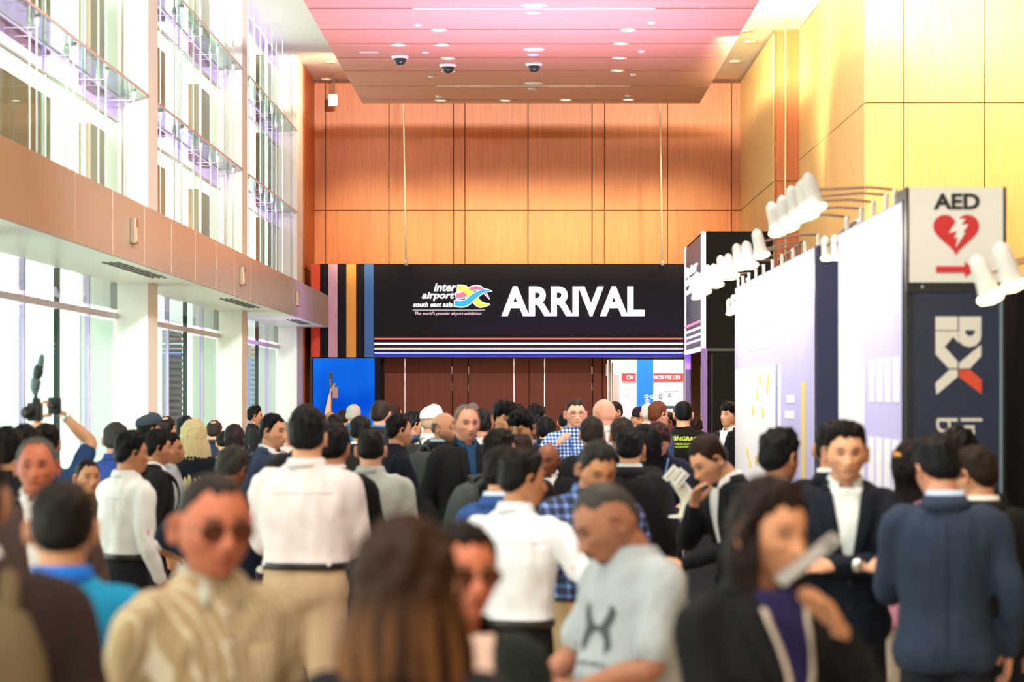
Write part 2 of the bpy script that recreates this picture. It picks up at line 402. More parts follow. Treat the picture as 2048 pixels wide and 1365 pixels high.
# open door leaf at the bright doorway: white-edged frame
r = empty('door_4', (0, 0, 0)); r['kind'] = 'structure'
G().box(xb(1217), xb(1222), YB - .1, YB + .3, 0, 2.5).build('door_frame', plain('b8a8a0', .4), r)
G().box(xb(1224), xb(1227), YB + .25, YB + 1.1, 0, 2.45).build('door_leaf', plain('e9e2dc', .4), r)
G().box(xb(1211), xb(1214), YB - .14, YB - .08, 2.2, 2.42).build('door_closer', plain('e4dede', .3), r)
# ---- exhibition hall seen through the doorway
struct(G().box(0.4, 4.6, 52.5, 52.7, -.1, 6.4), 'wall_hall', plain('eeeae0', .8))
struct(G().box(0.2, 5.4, YB + .3, 52.6, 6.4, 6.5), 'ceiling_hall', WHITE)
struct(G().box(5.0, 5.1, YB + .3, 52.6, 0, 6.4), 'wall_hall_side', WHITE)
YH = 50.0
def H(px, py, dy=0): return W(px, py, YH + dy)
r = empty('exhibition_booth', (H(1300, 790).x, YH, 0), 0, 'white exhibition booth wall with red name board seen through the doorway', 'booth')
ox = H(1300, 790).x
G().box(H(1240, 0).x - ox, H(1372, 0).x - ox, 0, .08, 0, H(0, 728).z).build('booth_wall', plain('f1efe6', .7), r)
G().box(H(1243, 0).x - ox, H(1367, 0).x - ox, -.06, 0, H(0, 763).z, H(0, 747).z).build('name_board', plain('d8322c', .5), r)
fit_text('lettering', 'CW AERO SERVICES PTE LTD', (0, -.061, 0), (1, 0, 0), (0, 0, 1), H(1253, 0).x - ox, H(1360, 0).x - ox, H(0, 759).z, H(0, 751.5).z, plain('ffffff', .5), r, .008, offset=.008)
g = G().box(H(1309, 0).x - ox, H(1365, 0).x - ox, -.03, 0, H(0, 812).z, H(0, 766).z); g.build('poster', plain('cfe3ee', .5), r)
# the white tow tractor printed on the poster
def ph(px, py, d): q = H(px, py); return (q.x - ox, d, q.z)
g = G().poly([ph(a, b, -.032) for a, b in ((1309, 780), (1318, 779), (1322, 781), (1352, 781), (1357, 789), (1357, 797), (1344, 798), (1340, 800), (1328, 802), (1318, 804), (1309, 800))], (0, -.004, 0)); g.build('vehicle_print', plain('f8f8f8', .5), r)
g = G().poly([ph(a, b, -.030) for a, b in ((1309, 812), (1365, 812), (1365, 792), (1309, 806))], (0, -.002, 0)); g.build('ground_print', plain('f0f1ee', .5), r)
for cx_, cy_, rr in ((1321, 794, 5.2), (1339, 791, 4.2)):
    for k_, (cc, sc_) in enumerate((('4b5056', 1), ('c8ccd0', .55), ('5a6066', .25))):
        G().poly([ph(cx_ + math.cos(a) * rr * .8 * sc_, cy_ + math.sin(a) * rr * 1.15 * sc_, -.037 - .002 * k_) for a in np.linspace(0, 2 * math.pi, 14)[:-1]], (0, -.002, 0)).build('wheel_print', plain(cc, .5), r)
G().poly([ph(a, b, -.037) for a, b in ((1328, 783), (1357, 783), (1357, 784.2), (1328, 785))], (0, -.002, 0)).build('stripe_print', plain('6a7278', .5), r)
G().box(H(1318, 0).x - ox, H(1372, 0).x - ox, -.05, -.001, 1.0, H(0, 812.5).z).build('counter_front', plain('3a3f45', .5), r)
fit_text('lettering', 'ies', (0, -.052, 0), (1, 0, 0), (0, 0, 1), H(1328, 0).x - ox, H(1346, 0).x - ox, H(0, 826.5).z, H(0, 815).z, plain('f4f4f4', .5), r, .008, offset=.03)
for y0 in (779, 792):
    fit_text('lettering', 'aero' if y0 == 779 else 'Goodwin', (0, -.003, 0), (1, 0, 0), (0, 0, 1), H(1246 if y0 > 779 else 1250, 0).x - ox, H(1260, 0).x - ox, H(0, y0 + 3).z, H(0, y0 - 1.5).z, plain('8e979c', .5), r, .004)
o = G().bevbox(H(1274, 0, -1.5).x, H(1307, 0, -1.5).x, YH - 1.5, YH - 1.0, 0, 3.2, .01).build('column', plain('1a6fe0', .5)); tag(o, 'tall blue square column standing in front of the white booth beyond the doorway', 'column')
o = G().bevbox(H(1226, 0, 1).x, H(1239, 0, 1).x, YH + 1, YH + 1.2, 0, H(0, 748).z, .01).build('column', plain('b48a86', .5)); tag(o, 'narrow dull red panel at the left edge of the doorway view', 'panel')
r = empty('flower_arrangement', (H(1304, 0, -2).x, YH - 2, 0), 0, 'white orchids in a blue vase beside the blue column', 'flowers')
G().lathe((0, 0, 0), [(.001, 0), (.09, 0), (.06, .5), (.05, 1.3), (.09, 1.45), (.05, 1.46)], 14).build('vase', plain('2b5fb0', .3), r, True)
for i in range(9):
    a = random.random() * 6.28; q = Vector((math.cos(a) * .1 + random.uniform(-.05, .02), math.sin(a) * .06, 1.55 + random.random() * .28))
    g = G()
    for k in range(5):
        b_ = k * 1.2566; c = q + Vector((math.cos(b_) * .03, -.01, math.sin(b_) * .03))
        g.lathe((c.x, c.y, c.z - .008), [(.002, 0), (.026, .006), (.022, .013), (.002, .018)], 8)
    g.build('blossom', plain('f6f3e8', .6), r, True)
# ---- right timber walls
g = G(); g.box(3.85, 7.4, 38.0, YB + .2, 0, ZC)
wr = struct(g, 'wall_right_far', plain('8a6636', .7))
for y0, y1 in ((38.0, 40.9), (40.9, 43.97)):
    for z0, z1 in ((0, zb(422)), (zb(422), ZC - .05)):
        G().bevbox(3.82, 3.849, y0 + .01, y1 - .01, z0 + .008, z1 - .008, .004).build('wood_panel', PANEL2, wr)
for z0, z1 in ((0, zb(363, 38)), (zb(363, 38), ZC - .05)):
    G().bevbox(3.83, 3.86, 37.96, 37.99, z0 + .006, z1 - .006, .003).build('wood_panel', PANEL, wr)
    G().bevbox(3.87, 4.24, 37.96, 37.99, z0 + .006, z1 - .006, .003).build('wood_panel', PANEL, wr)
g = G(); g.box(4.25, 7.4, 30.5, 37.9, 0, ZC)
wr = struct(g, 'wall_right_mid', plain('8a6636', .7))
for y0, y1 in ((30.5, 34.2), (34.2, 37.9)):
    for z0, z1 in ((0, 5.54), (5.54, ZC - .02)):
        G().bevbox(4.22, 4.249, y0 + .01, y1 - .01, z0 + .006, z1 - .006, .004).build('wood_panel', PANEL2, wr)
xs = [4.235, xb(1807, 30.5), xb(1968, 30.5), 6.75, 7.39]
for a, b in zip(xs, xs[1:]):
    for z0, z1 in ((0, 5.54), (5.54, ZC - .02)):
        G().bevbox(a + .006, b - .006, 30.46, 30.499, z0 + .006, z1 - .006, .004).build('wood_panel', PANEL2, wr)
struct(G().box(7.4, 7.6, -9, 58, 0, ZC + .2), 'wall_right', plain('c9a468', .7))
# ---- left glazed wall
struct(G().box(-30, -4.7, -9, 58, .0, .03), 'floor_outdoor', plain('f0f0ea', .8))
PIER = plain('f4f2ea', .6)
g = G(); g.box(-4.5, -3.94, 41.97, 44.3, 0, ZC)
wl = struct(g, 'wall_left', plain('c98d4c', .6))
G().bevbox(-3.94, -3.915, 42.0, 43.96, 4.05, ZC - .02, .004).build('wood_panel', PANEL, wl)
G().bevbox(-3.94, -3.915, 42.0, 43.96, 0, 4.05 - .012, .004).build('wood_panel', PANEL, wl)
piers = [(7.9, 9.3), (16.3, 17.45), (24.95, 25.6), (33.1, 33.7), (40.9, 41.97)]
for i, (a, b) in enumerate(piers):
    struct(G().bevbox(-4.62, -3.94, a, b, 0, ZC, .01), 'trim_%d' % (i + 10), PIER)
XG = -4.26
GREEN = glass('e6f7ec', .6); CLEAR = glass('f2fbf6', .5); LILAC_REFLECTION = glass('e2d8fb', .6)
MULL = plain('dfe6e2', .4, .3); DARKM = plain('39413f', .4, .5)
zs = [3.3, 4.94, 6.32, ZC]
OUTB = plain('a88c74', .6); OUTD = plain('27302c', .4)
for wi, (a, b) in enumerate(((9.3, 16.3), (17.45, 24.95), (25.6, 33.1), (33.7, 40.9))):
    r = empty('window_%d' % (wi + 1), (0, 0, 0)); r['kind'] = 'structure'
    n = 4; st = (b - a) / n
    for k in range(n):
        y0, y1 = a + k * st, a + (k + 1) * st
        for z0, z1 in zip(zs, zs[1:]):
            G().box(XG - .006, XG + .006, y0 + .01, y1 - .01, z0 + .02, z1 - .27).build('glass_pane', GREEN if k % 2 == 0 else CLEAR, r)
            G().box(XG - .006, XG + .006, y0 + .01, y1 - .01, z1 - .25, z1 - .02).build('glass_pane', LILAC_REFLECTION, r)  # lilac tint paints the purple LED reflections below each shelf
        G().box(XG - .02, XG + .02, y0 - .01, y0 + .01, 3.3, ZC).build('mullion', MULL, r)
    for z in (4.94, 6.32):
        G().box(XG - .02, XG + .02, a, b, z - .015, z + .015).build('transom', MULL, r)
        G().box(XG + .02, -3.93, a + .02, b - .02, z - .008, z + .008).build('glass_shelf', glass('e6f5ea', .8), r)
        G().box(-3.935, -3.925, a + .02, b - .02, z - .012, z + .012).build('shelf_edge', plain('d9b9b0', .3), r)
    for z in zs[1:3]:
        G().box(XG - .02, XG + .02, a, b, z - .27, z - .25).build('transom', MULL, r)
    if wi < 3:
        yA, yB_ = {1: ((17.5, 22.0), (24.0, 24.9)), 2: ((25.7, 28.9), (31.7, 32.9)), 0: ((9.3, 13), (15, 16.2))}[wi]
        for q in (yA, yB_):
            for z0, z1 in zip(zs, zs[1:]):
                G().box(XG - .22, XG - .10, q[0], q[1], z0 + .0, z1 - .38).build('cladding_panel', OUTB, r)
    else:
        for z0, z1 in zip(zs, zs[1:]):
            G().box(XG - .22, XG - .10, 39.5, 40.85, z0, z1 - .18).build('cladding_panel', OUTD, r)
# stay rods in front of the glazing: two planes
rodm = plain('e8f0ea', .35)
rods = []
for (a, b) in ((9.3, 16.3), (17.45, 24.95), (25.6, 33.1), (33.7, 40.9)):
    y = a + .5
    while y < b + .8:
        rods.append((y, -3.99)); rods.append((y + .45, -4.14)); y += 1.6
rods.sort()
T_ = ('twenty', 'thirty', 'forty', 'fifty'); U_ = ('', '-first', '-second', '-third', '-fourth', '-fifth', '-sixth', '-seventh', '-eighth', '-ninth')
ORD_ = ['first', 'second', 'third', 'fourth', 'fifth', 'sixth', 'seventh', 'eighth', 'ninth', 'tenth', 'eleventh', 'twelfth', 'thirteenth', 'fourteenth', 'fifteenth', 'sixteenth', 'seventeenth', 'eighteenth', 'nineteenth'] + [(t_[:-1] + 'ieth' if u_ == '' else t_ + u_) for t_ in T_ for u_ in U_]
for k, (y, x) in enumerate(rods):
    g = G().cyl((x, y, 3.4), (x, y, ZC), .010, n=6)
    for z in (4.94, 6.32):
        g.cyl((x, y, z - .10), (x, y, z), .022, .030, n=6)
        g.cyl((x, y, z + .0), (x, y, z + .05), .022, n=6); g.cyl((x, y, z - .11), (XG, y, z - .11), .004, n=5)
    tag(g.build('stay_rod', rodm, None, True), 'slim steel stay rod at the left upper glazing, ' + ORD_[k] + ' from the camera', 'rod', 'stay rods of the left glazing')
# canopy band with soffit
bm_, bn, bl, bb = newmat('champagne_metal')
bb.inputs['Base Color'].default_value = hexc('c8bcae') + (1,); bb.inputs['Metallic'].default_value = .45; bb.inputs['Roughness'].default_value = .33
tn = bn.new('ShaderNodeTexNoise'); tn.inputs['Scale'].default_value = 2; bpn = bn.new('ShaderNodeBump'); bpn.inputs['Strength'].default_value = .05
bl.new(tn.outputs['Fac'], bpn.inputs['Height']); bl.new(bpn.outputs[0], bb.inputs['Normal'])
can = struct(G().box(-4.3, -3.50, -8, 41.5, 3.05, 3.54), 'trim_20', plain('cfc4b6', .5))
y = -8.0
while y < 41.4:
    y1 = min(y + 1.65, 41.5)
    G().bevbox(-3.50, -3.46, y + .004, y1 - .004, 3.02, 3.56, .003).build('fascia_panel', bm_, can); y = y1
G().box(-4.29, -3.47, -8, 41.5, 3.015, 3.05).build('soffit', plain('efece2', .35), can)
for i, (a, b) in enumerate(((12.6, 15.4), (21, 23.8), (29, 32), (37, 39.5))):
    for k in range(3):
        G().box(-3.72 + k * .06, -3.70 + k * .06, a, b, 3.005, 3.015).build('vent_slot', plain('5f5f5a', .5), can)
for k, yy in enumerate((21.0 , 28.9, 35.8)):
    r = empty('wall_fitting', (-3.46, yy, 3.24 + .04), 0, ('small metal fitting box on the canopy band nearest the camera', 'small metal fitting box midway along the canopy band', 'small metal fitting box near the far end of the canopy band')[k], 'fitting')
    G().bevbox(0, .05, -.09, .09, -.11, .11, .01).build('housing', plain('a8937c', .3, .6), r); G().bevbox(.05, .056, -.05, .05, -.09, .03, .003).build('cover', plain('cbb8a0', .3, .6), r)
# ground level glazing and sliding doors
for wi, (a, b) in enumerate(((-8, 7.9), (9.3, 16.3), (17.45, 24.95), (25.6, 33.1), (33.7, 40.9))):
    r = empty('window_%d' % (wi + 5), (0, 0, 0)); r['kind'] = 'structure'
    n = 5; st = (b - a) / n
    for k in range(n):
        y0, y1 = a + k * st, a + (k + 1) * st
        G().box(-4.30, -4.29, y0 + .02, y1 - .02, .1, 2.62).build('glass_pane', CLEAR if wi < 2 else glass('d5e6e0', .7), r)
        G().box(-4.32, -4.27, y0 - .022, y0 + .022, 0, 3.01).build('mullion', DARKM if k in (0, 3) else plain('c8b4dc', .3, .5), r)
    G().box(-4.32, -4.26, a, b, 2.64, 2.70).build('door_header', plain('e4e0ee', .5), r)
    G().box(-4.33, -4.26, a, b, 2.74, 3.01).build('header_pane', glass('cfd9d5', .8), r)
# facade opposite, seen in the doors
for k, (ya, yb_) in enumerate(((37.2, 38.9), (48.5, 51), (30.4, 31.7))):
    r = empty('outdoor_screen', (0, 0, 0), 0, ('grey louvred screen outside the middle sliding doors', 'grey louvred screen outside the farthest sliding doors', 'grey louvred screen outside the nearest sliding doors')[k], 'screen')
    G().box(-5.66, -5.60, ya, yb_, 0, 2.9).build('backing', plain('c0c4c6', .6), r)
    for i in range(28):
        G().box(-5.60, -5.575, ya, yb_, .08 + i * .1, .13 + i * .1).build('slat', plain('dcdfe0', .6), r)
# ================================================================ hanging timber ceiling
ZD = EYE + 4.66
hc = struct(G().box(-2.68, 2.71, 12, 38.7, ZD + .03, ZD + .3), 'ceiling_hanging', wood('8a4420', 'a0582c', .9, .5, 'X'))
ylist = []
for py in (200, 172, 142, 116, 88, 59, 17): ylist.append(4.66 * F / (VY - py))
dw = wood('c48c70', 'd09c80', .9, .5, 'X')
edges = [38.7] + ylist + [25.5, 22, 17, 12.01]
for k, (y1, y0) in enumerate(zip(edges, edges[1:])):
    G().bevbox(-2.68, 2.71, y0 + .045, y1 - .045, ZD, ZD + .029, .004).build('ceiling_board', dw, hc)
def cpos(px, py): Y = 4.66 * F / (VY - py); return Vector(((px - VX) * Y / F, Y, ZD))
for k, (px, py) in enumerate(((878, 59), (1256, 59), (797, 89), (884, 89), (1242, 86), (896, 116), (1239, 115), (897, 142), (1235, 140), (882, 200), (1011, 200), (1132, 199), (1257, 198))):
    p = cpos(px, py); r = empty('downlight', (p.x, p.y, ZD - .012), 0, 'glowing downlight of the hanging ceiling, ' + ('nearest row, left', 'nearest row, right', 'second row, far left', 'second row, left of centre', 'second row, right', 'third row, left', 'third row, right', 'fourth row, left', 'fourth row, right', 'farthest row, leftmost', 'farthest row, left of centre', 'farthest row, right of centre', 'farthest row, rightmost')[k], 'downlight', 'downlights in the hanging ceiling slots')
    G().lathe((0, 0, 0), [(.05, .012), (.10, .012), (.105, .004), (.10, -.004), (.075, -.004), (.06, .004), (.05, .012)], 20).build('ring', plain('f0dcc0', .4), r, True)
    G().lathe((0, 0, 0), [(.001, .002), (.07, .002), (.07, .01)], 16).build('lens', emis('ffe6b0', 14), r)
for k, (px, py) in enumerate(((800, 111), (896, 128), (1068, 126))):
    p = cpos(px, py); r = empty('dome_camera', (p.x, p.y, ZD), 0, ('dome security camera farthest left on the hanging ceiling', 'dome security camera, middle one of three', 'dome security camera near the centre line of the hanging ceiling')[k], 'camera')
    G().lathe((0, 0, 0), [(.001, 0), (.12, 0), (.125, -.02), (.11, -.04), (.09, -.045)], 24).build('mount', plain('f0ece8', .4), r, True)
    G().lathe((0, 0, 0), [(.088, -.04), (.085, -.07), (.07, -.105), (.045, -.125), (.001, -.132)], 24).build('dome', plain('23302f', .12), r, True)
for k, (px, py, rr) in enumerate(((1068, 10, .155), (1067, 24, .09), (1068, 98, .145), (1067, 108, .085), (1068, 166, .14), (1066, 177, .085))):
    p = cpos(px, py); r = empty('ceiling_speaker' if rr > .1 else 'smoke_detector', (p.x, p.y, ZD), 0,
        ('large', 'small')[k % 2] + ' round white ceiling disc, ' + ('nearest the camera', 'nearest the camera', 'in the middle of the row', 'in the middle of the row', 'farthest down the row', 'farthest down the row')[k], 'ceiling disc')
    G().lathe((0, 0, 0), [(.001, -.02), (rr * .8, -.02), (rr, -.012), (rr, 0)], 24).build('grille', plain('e6dcd8', .5), r, True)
    G().lathe((0, 0, 0), [(rr, 0), (rr * 1.06, -.006), (rr * 1.06, 0)], 24).build('rim', plain('c9b8b4', .5), r, True)
for k, (px, py) in enumerate(((835, 48), (851, 103), (864, 152), (878, 192), (1303, 44), (1283, 101), (1267, 148), (1256, 190))):
    p = cpos(px, py); tag(G().lathe((p.x, p.y, ZD), [(.001, -.03), (.035, -.03), (.05, -.012), (.055, 0)], 14).build('sprinkler', plain('d8c4c0', .5), None, True),
        'small round sprinkler cover on the hanging ceiling, %s side, %s' % (('left', 'right')[k // 4], ('nearest the camera', 'second from the camera', 'third from the camera', 'farthest')[k % 4]), 'sprinkler')
p = cpos(738, 104); tag(G().bevbox(p.x - .13, p.x + .13, p.y - .06, p.y + .06, ZD - .012, ZD, .003).build('access_plate', plain('e8c6bc', .5)), 'thin rectangular plate at the left edge of the hanging ceiling', 'plate')
for px0, px1, py in ((825, 1310, 17), (872, 1260, 172)):
    a, b = cpos(px0, py), cpos(px1, py)
    tag(G().bevbox(a.x, b.x, a.y - .03, a.y + .03, ZD - .006, ZD + .004, .002).build('slot_diffuser', plain('e8dcd8', .5)), 'long thin white slot diffuser in the hanging ceiling, ' + ('nearer one' if py < 100 else 'farther one'), 'diffuser')

# ================================================================ the ARRIVAL portal
YP = 42.0
def Q(px, py): return ((px - VX) * YP / F, EYE + (VY - py) * YP / F)
x0, zt = Q(622, 528); x1, zl = Q(1369, 715)
por = empty('arrival_portal', ((x0 + x1) / 2, YP, 0), 0, 'wide black entrance portal header reading ARRIVAL with coloured stripes and neon lines', 'sign')
cx0 = (x0 + x1) / 2
BLACK = plain('1e1a20', .75, spec=.12)
g = G().box(x0 - cx0, x1 - cx0, 0, 1.3, zl, zt); g.build('header_box', BLACK, por)
for a, b, c in ((622, 640, 'd8421c'), (657, 675, 'c79ab0'), (693, 712, 'e39a34'), (729, 747, '2d62a8')):
    G().box(Q(a, 0)[0] - cx0, Q(b, 0)[0] - cx0, -.006, 0, zl, zt - .004).build('colour_stripe', plain(c, .6), por)
# gentle raised frame
G().box(Q(747, 0)[0] - cx0, x1 - cx0, -.02, 0, zl, zl + .03).build('lower_edge', plain('2a2350', .4), por)
for py, c, st, th in ((678, 'ff6a5a', 1.15, .012), (688, 'fff4ff', 1.5, .016), (698, 'ffd8b8', 1.3, .013), (706.5, '8f98ff', 1.6, .012), (711.5, '4038d8', .8, .016)):
    zz = Q(0, py)[1]
    G().cyl((Q(749, 0)[0] - cx0, -.035, zz), (Q(1366, 0)[0] - cx0, -.035, zz), th, n=8).build('neon_line', emis(c, st), por)
SIGNW = emis('ffffff', 1.6)
def PT(name, s, a, b, t, u, mat, **kw):
    return fit_text(name, s, (0, -.002, 0), (1, 0, 0), (0, 0, 1), Q(a, 0)[0] - cx0, Q(b, 0)[0] - cx0, Q(0, u)[1], Q(0, t)[1], mat, por, .03, **kw)
PT('lettering', 'ARRIVAL', 1003, 1289, 573, 633, SIGNW, offset=.034)
PT('lettering', 'inter', 868, 913, 567.5, 583, SIGNW, offset=.02, shear=.25)
PT('lettering', 'airport', 844, 909, 584.5, 602, SIGNW, offset=.02, shear=.25)
PT('lettering', 'south east asia', 826, 905, 604.5, 614.5, SIGNW, offset=.012, shear=.25)
PT('tagline', "The world's premier airport exhibition", 830, 963, 624, 632, emis('e8c8d4', .9), shear=.25, offset=.008)
g = G().box(Q(825, 0)[0] - cx0, Q(970, 0)[0] - cx0, -.01, 0, Q(0, 621.2)[1], Q(0, 620)[1]); g.build('rule_line', emis('e8d8e0', .9), por)
def ribbon(name, pts, ws, mat, d):
    """flat curved ribbon through pixel points with widths, on the header"""
    P = [Vector(((Q(a, 0)[0] - cx0), -d, Q(0, b)[1])) for a, b in pts]; n = 26; ctr = []; wd = []
    for i in range(len(P) - 1):
        p0, p1, p2, p3 = P[max(0, i - 1)], P[i], P[i + 1], P[min(len(P) - 1, i + 2)]
        for j in range(8):
            t = j / 8; ctr.append(.5 * ((2 * p1) + (p2 - p0) * t + (2 * p0 - 5 * p1 + 4 * p2 - p3) * t * t + (3 * p1 - p0 - 3 * p2 + p3) * t ** 3)); wd.append(ws[i] + (ws[i + 1] - ws[i]) * t)
    ctr.append(P[-1]); wd.append(ws[-1]); g = G(); vs = []
    for i, c in enumerate(ctr):
        t = (ctr[min(i + 1, len(ctr) - 1)] - ctr[max(0, i - 1)]).normalized(); nn = Vector((-t.z, 0, t.x)); w = wd[i] * YP / F / 2
        vs.append([c + nn * w, c - nn * w, c - nn * w + Vector((0, .012, 0)), c + nn * w + Vector((0, .012, 0))])
    return g.rings(vs).build(name, mat, por)
for dd, grow, mats in ((.010, 3.0, [SIGNW] * 3), (.022, 0, [emis('f26f86', 1.15), emis('f8e850', 1.2), emis('3f9df0', 1.15)])):
    ribbon('logo_ribbon', [(912 - grow / 3, 593), (930, 589), (945, 577.5), (962, 578), (979, 597 + grow / 2)], [11 + grow, 11 + grow, 8 + grow, 7 + grow, .6 + grow * .4], mats[0], dd)
    ribbon('logo_ribbon', [(915 - grow / 3, 577), (930, 579), (945, 594), (960, 609), (980, 609)], [11 + grow, 12 + grow, 13 + grow, 11 + grow, .8 + grow * .4], mats[1], dd + .004)
    ribbon('logo_ribbon', [(909 - grow / 3, 607), (930, 607), (950, 592), (968, 582), (984, 583)], [11 + grow, 12 + grow, 11 + grow, 6 + grow, .6 + grow * .4], mats[2], dd + .008)
# blue LED screen left of the doorway
sc_ = empty('led_screen', (Q(687, 0)[0], YP, 0), 0, 'tall bright blue display screen at the left of the doorway', 'screen'); ox = Q(687, 0)[0]
G().box(Q(620, 0)[0] - ox, Q(625, 0)[0] - ox, -.03, .12, 0, zl).build('frame', plain('2a2018', .3, .5), sc_)
G().box(Q(625, 0)[0] - ox, Q(750, 0)[0] - ox, 0, .12, 0, zl - .01).build('cabinet', BLACK, sc_)
bm2 = bpy.data.materials.new('blue_screen'); bm2.use_nodes = True; n_, l_ = bm2.node_tree.nodes, bm2.node_tree.links; n_.clear()
o_ = n_.new('ShaderNodeOutputMaterial'); e_ = n_.new('ShaderNodeEmission'); t_ = n_.new('ShaderNodeTexNoise'); t_.inputs['Scale'].default_value = .9; t_.inputs['Detail'].default_value = 1
c_ = n_.new('ShaderNodeValToRGB'); c_.color_ramp.elements[0].position = .35; c_.color_ramp.elements[1].position = .7
c_.color_ramp.elements[0].color = hexc('0549c8') + (1,); c_.color_ramp.elements[1].color = hexc('1a7af0') + (1,)
q_ = n_.new('ShaderNodeTexCoord'); l_.new(q_.outputs['Object'], t_.inputs['Vector']); l_.new(t_.outputs['Fac'], c_.inputs[0]); l_.new(c_.outputs[0], e_.inputs[0]); e_.inputs[1].default_value = .78; l_.new(e_.outputs[0], o_.inputs[0])
G().box(Q(627, 0)[0] - ox, Q(749, 0)[0] - ox, -.01, 0, .1, zl - .02).build('display', bm2, sc_)
G().box(Q(750, 0)[0] - ox, Q(761, 0)[0] - ox, -.01, 1.2, 0, zl).build('side_post', BLACK, sc_)
# black box tower at the right of the portal
tw = empty('portal_tower', (3.1, 39.9, 0), 0, 'tall black entrance tower with lit edges at the right of the ARRIVAL header', 'booth')
X0 = 2.70; yn, yf = 37.8, 41.95; ztp = EYE + 327 / 128
def B(a, b, c, d, e, f): return G().box(a - 3.1, b - 3.1, c - 39.9, d - 39.9, e, f)
B(X0, 3.79, yn, yf, 2.59, ztp).build('upper_box', plain('1a191c', .75, spec=.12), tw)
B(X0 + .08, 3.78, yn + .05, yn + .10, 0, 2.58).build('front_panel', plain('1c1c1e', .75, spec=.12), tw)
B(X0 + .02, 3.79, yn, yn + .05, 2.54, 2.60).build('cornice', plain('36363a', .4), tw)
for x in (2.84, 3.2, 3.5):
    B(x, x + .02, yn + .04, yn + .052, 0, 2.5).build('seam_strip', plain('141416', .5), tw)
LIL = plain('a9a4c8', .5)
B(X0 - .012, X0, yn + .25, yf - .35, 2.62, ztp - .04).build('side_graphic', plain('6f6d86', .5), tw)
for y0_, y1_ in ((yn - .01, yn + .14), (yf - .28, yf - .02)):
    B(X0 - .02, X0 + .05, y0_, y1_, 2.59, ztp).build('edge_light', emis('f4e6e8', 1.05), tw)
    B(X0 - .02, X0 + .07, y0_, y1_, 0, 2.59).build('post', plain('8d72c8', .4), tw)
B(X0 - .03, X0 + .02, yn, yf, 2.55, 2.62).build('lintel_light', emis('e2d8ff', 1.1), tw)
for k, (zz, c) in enumerate(((3.02, 'ff7a9a'), (2.92, 'ffe6f4'), (2.82, 'ffe6f4'), (2.73, 'f0c8ff'))):
    B(X0 - .035, X0 - .013, yn + .2, yf - .3, zz - .015, zz + .015).build('neon_line', emis(c, 1.6), tw)
for z0_, z1_, s in ((3.86, 4.02, 'inter'), (3.68, 3.84, 'airport'), (3.56, 3.66, 'south east asia')):
    fit_text('lettering', s, (X0 - 3.1 - .014, 39.9 - 39.9, 0), (0, -1, 0), (0, 0, 1), -1.5, 1.2, z0_, z1_, SIGNW, tw, .02, shear=.25, offset=.03)
fit_text('lettering', 'ARRIVALS', (X0 - 3.1 - .022, yn + .07 - 39.9, 0), (0, 0, -1), (0, -1, 0), -2.3, -1.5, -.05, .05, plain('efe6ff', .5), tw, .004, offset=.03)
B(X0 - .026, X0 - .02, yn + .0, yn + .13, 1.36, 1.52).build('notice', plain('e0b070', .5), tw)
# ================================================================ printed walls with floodlamps
XW = 1.96
def panel_wall(name, label, ya, yb_, dots):
    r = empty(name, (XW, ya, 0), 0, label, 'booth wall')
    L = yb_ - ya; zt_ = 2.88
    G().box(0, .16, 0, L, 0, zt_).build('wall_body', plain('2c3358', .6), r)
    G().box(-.012, 0, .03, L - .02, .02, zt_ - .01).build('printed_sheet', plain('c0b9ee', .6), r)
    G().box(-.016, -.012, .0, .03, 0, zt_).build('end_trim', plain('1a1a22', .4), r)
    ran = random.Random(len(name) + int(ya)); Wt = plain('f2f0fa', .6)
    if dots:
        G().box(-.015, -.012, L * .35, L - .1, .3, 2.1).build('white_block', Wt, r)
        for i in range(14):
            yy = L * .45 + ran.random() * L * .5; zz = 1.1 + ran.random() * .9
            G().lathe((0, 0, 0), [(.001, 0), (.05, 0)], 10)
            g = G().poly([(-.018, yy + math.cos(a) * .09, zz + math.sin(a) * .05) for a in np.linspace(0, 6.28, 11)[:-1]], (.003, 0, 0)); g.build('yellow_dot', plain('ecd668', .6), r)
        G().box(-.016, -.013, L * .09, L * .13, .5, 1.95).build('yellow_bar', plain('e8cf7a', .6), r)
        for yy, zz, ll in ((L * .20, 1.80, .08), (L * .20, 1.68, .10), (L * .20, 1.5, .06)): G().box(-.016, -.013, yy, yy + L * ll, zz, zz + .06).build('white_bar', Wt, r)
        g = G().box(-.0155, -.012, L * .38, L * .41, 1.3, 2.1); g.build('text_column', plain('8f97c8', .6), r)
        for z_ in (2.25, 2.42): G().box(-.016, -.012, L * .45, L * .8, z_, z_ + .05).build('white_bar', Wt, r)
    else:
        G().box(-.015, -.012, L * .55, L * .97, .2, 2.3).build('white_block', Wt, r)
        for k in range(4):
            yy = L * (.05 + k * .115)
            G().box(-.016, -.012, yy, yy + L * .085, .95 + (k % 3) * .05, 1.62).build('white_bar', Wt, r)
            G().box(-.016, -.012, yy, yy + L * .07, 1.82, 2.06).build('white_bar', Wt, r)
            G().box(-.016, -.012, yy, yy + L * .085, .55, .74).build('label_card', plain(('d9c8c0', 'c85a5a', 'b8c0b8', 'cfd8e0')[k], .6), r)
        for k in range(2): G().box(-.016, -.012, L * .50, L * .72, 2.38 - k * .13, 2.44 - k * .13).build('white_bar', Wt, r)
        G().box(-.0165, -.012, L * .05, L * .48, 2.42, 2.56).build('pale_band', plain('e9e6cf', .6), r)
    return r
panel_wall('printed_wall', 'long glaring white and lilac printed wall with yellow dots beside the registration area', 16.5, 23.0, True)
panel_wall('printed_wall', 'nearer white and lilac printed wall with vertical bars next to the black sign tower', 12.62, 15.3, False)
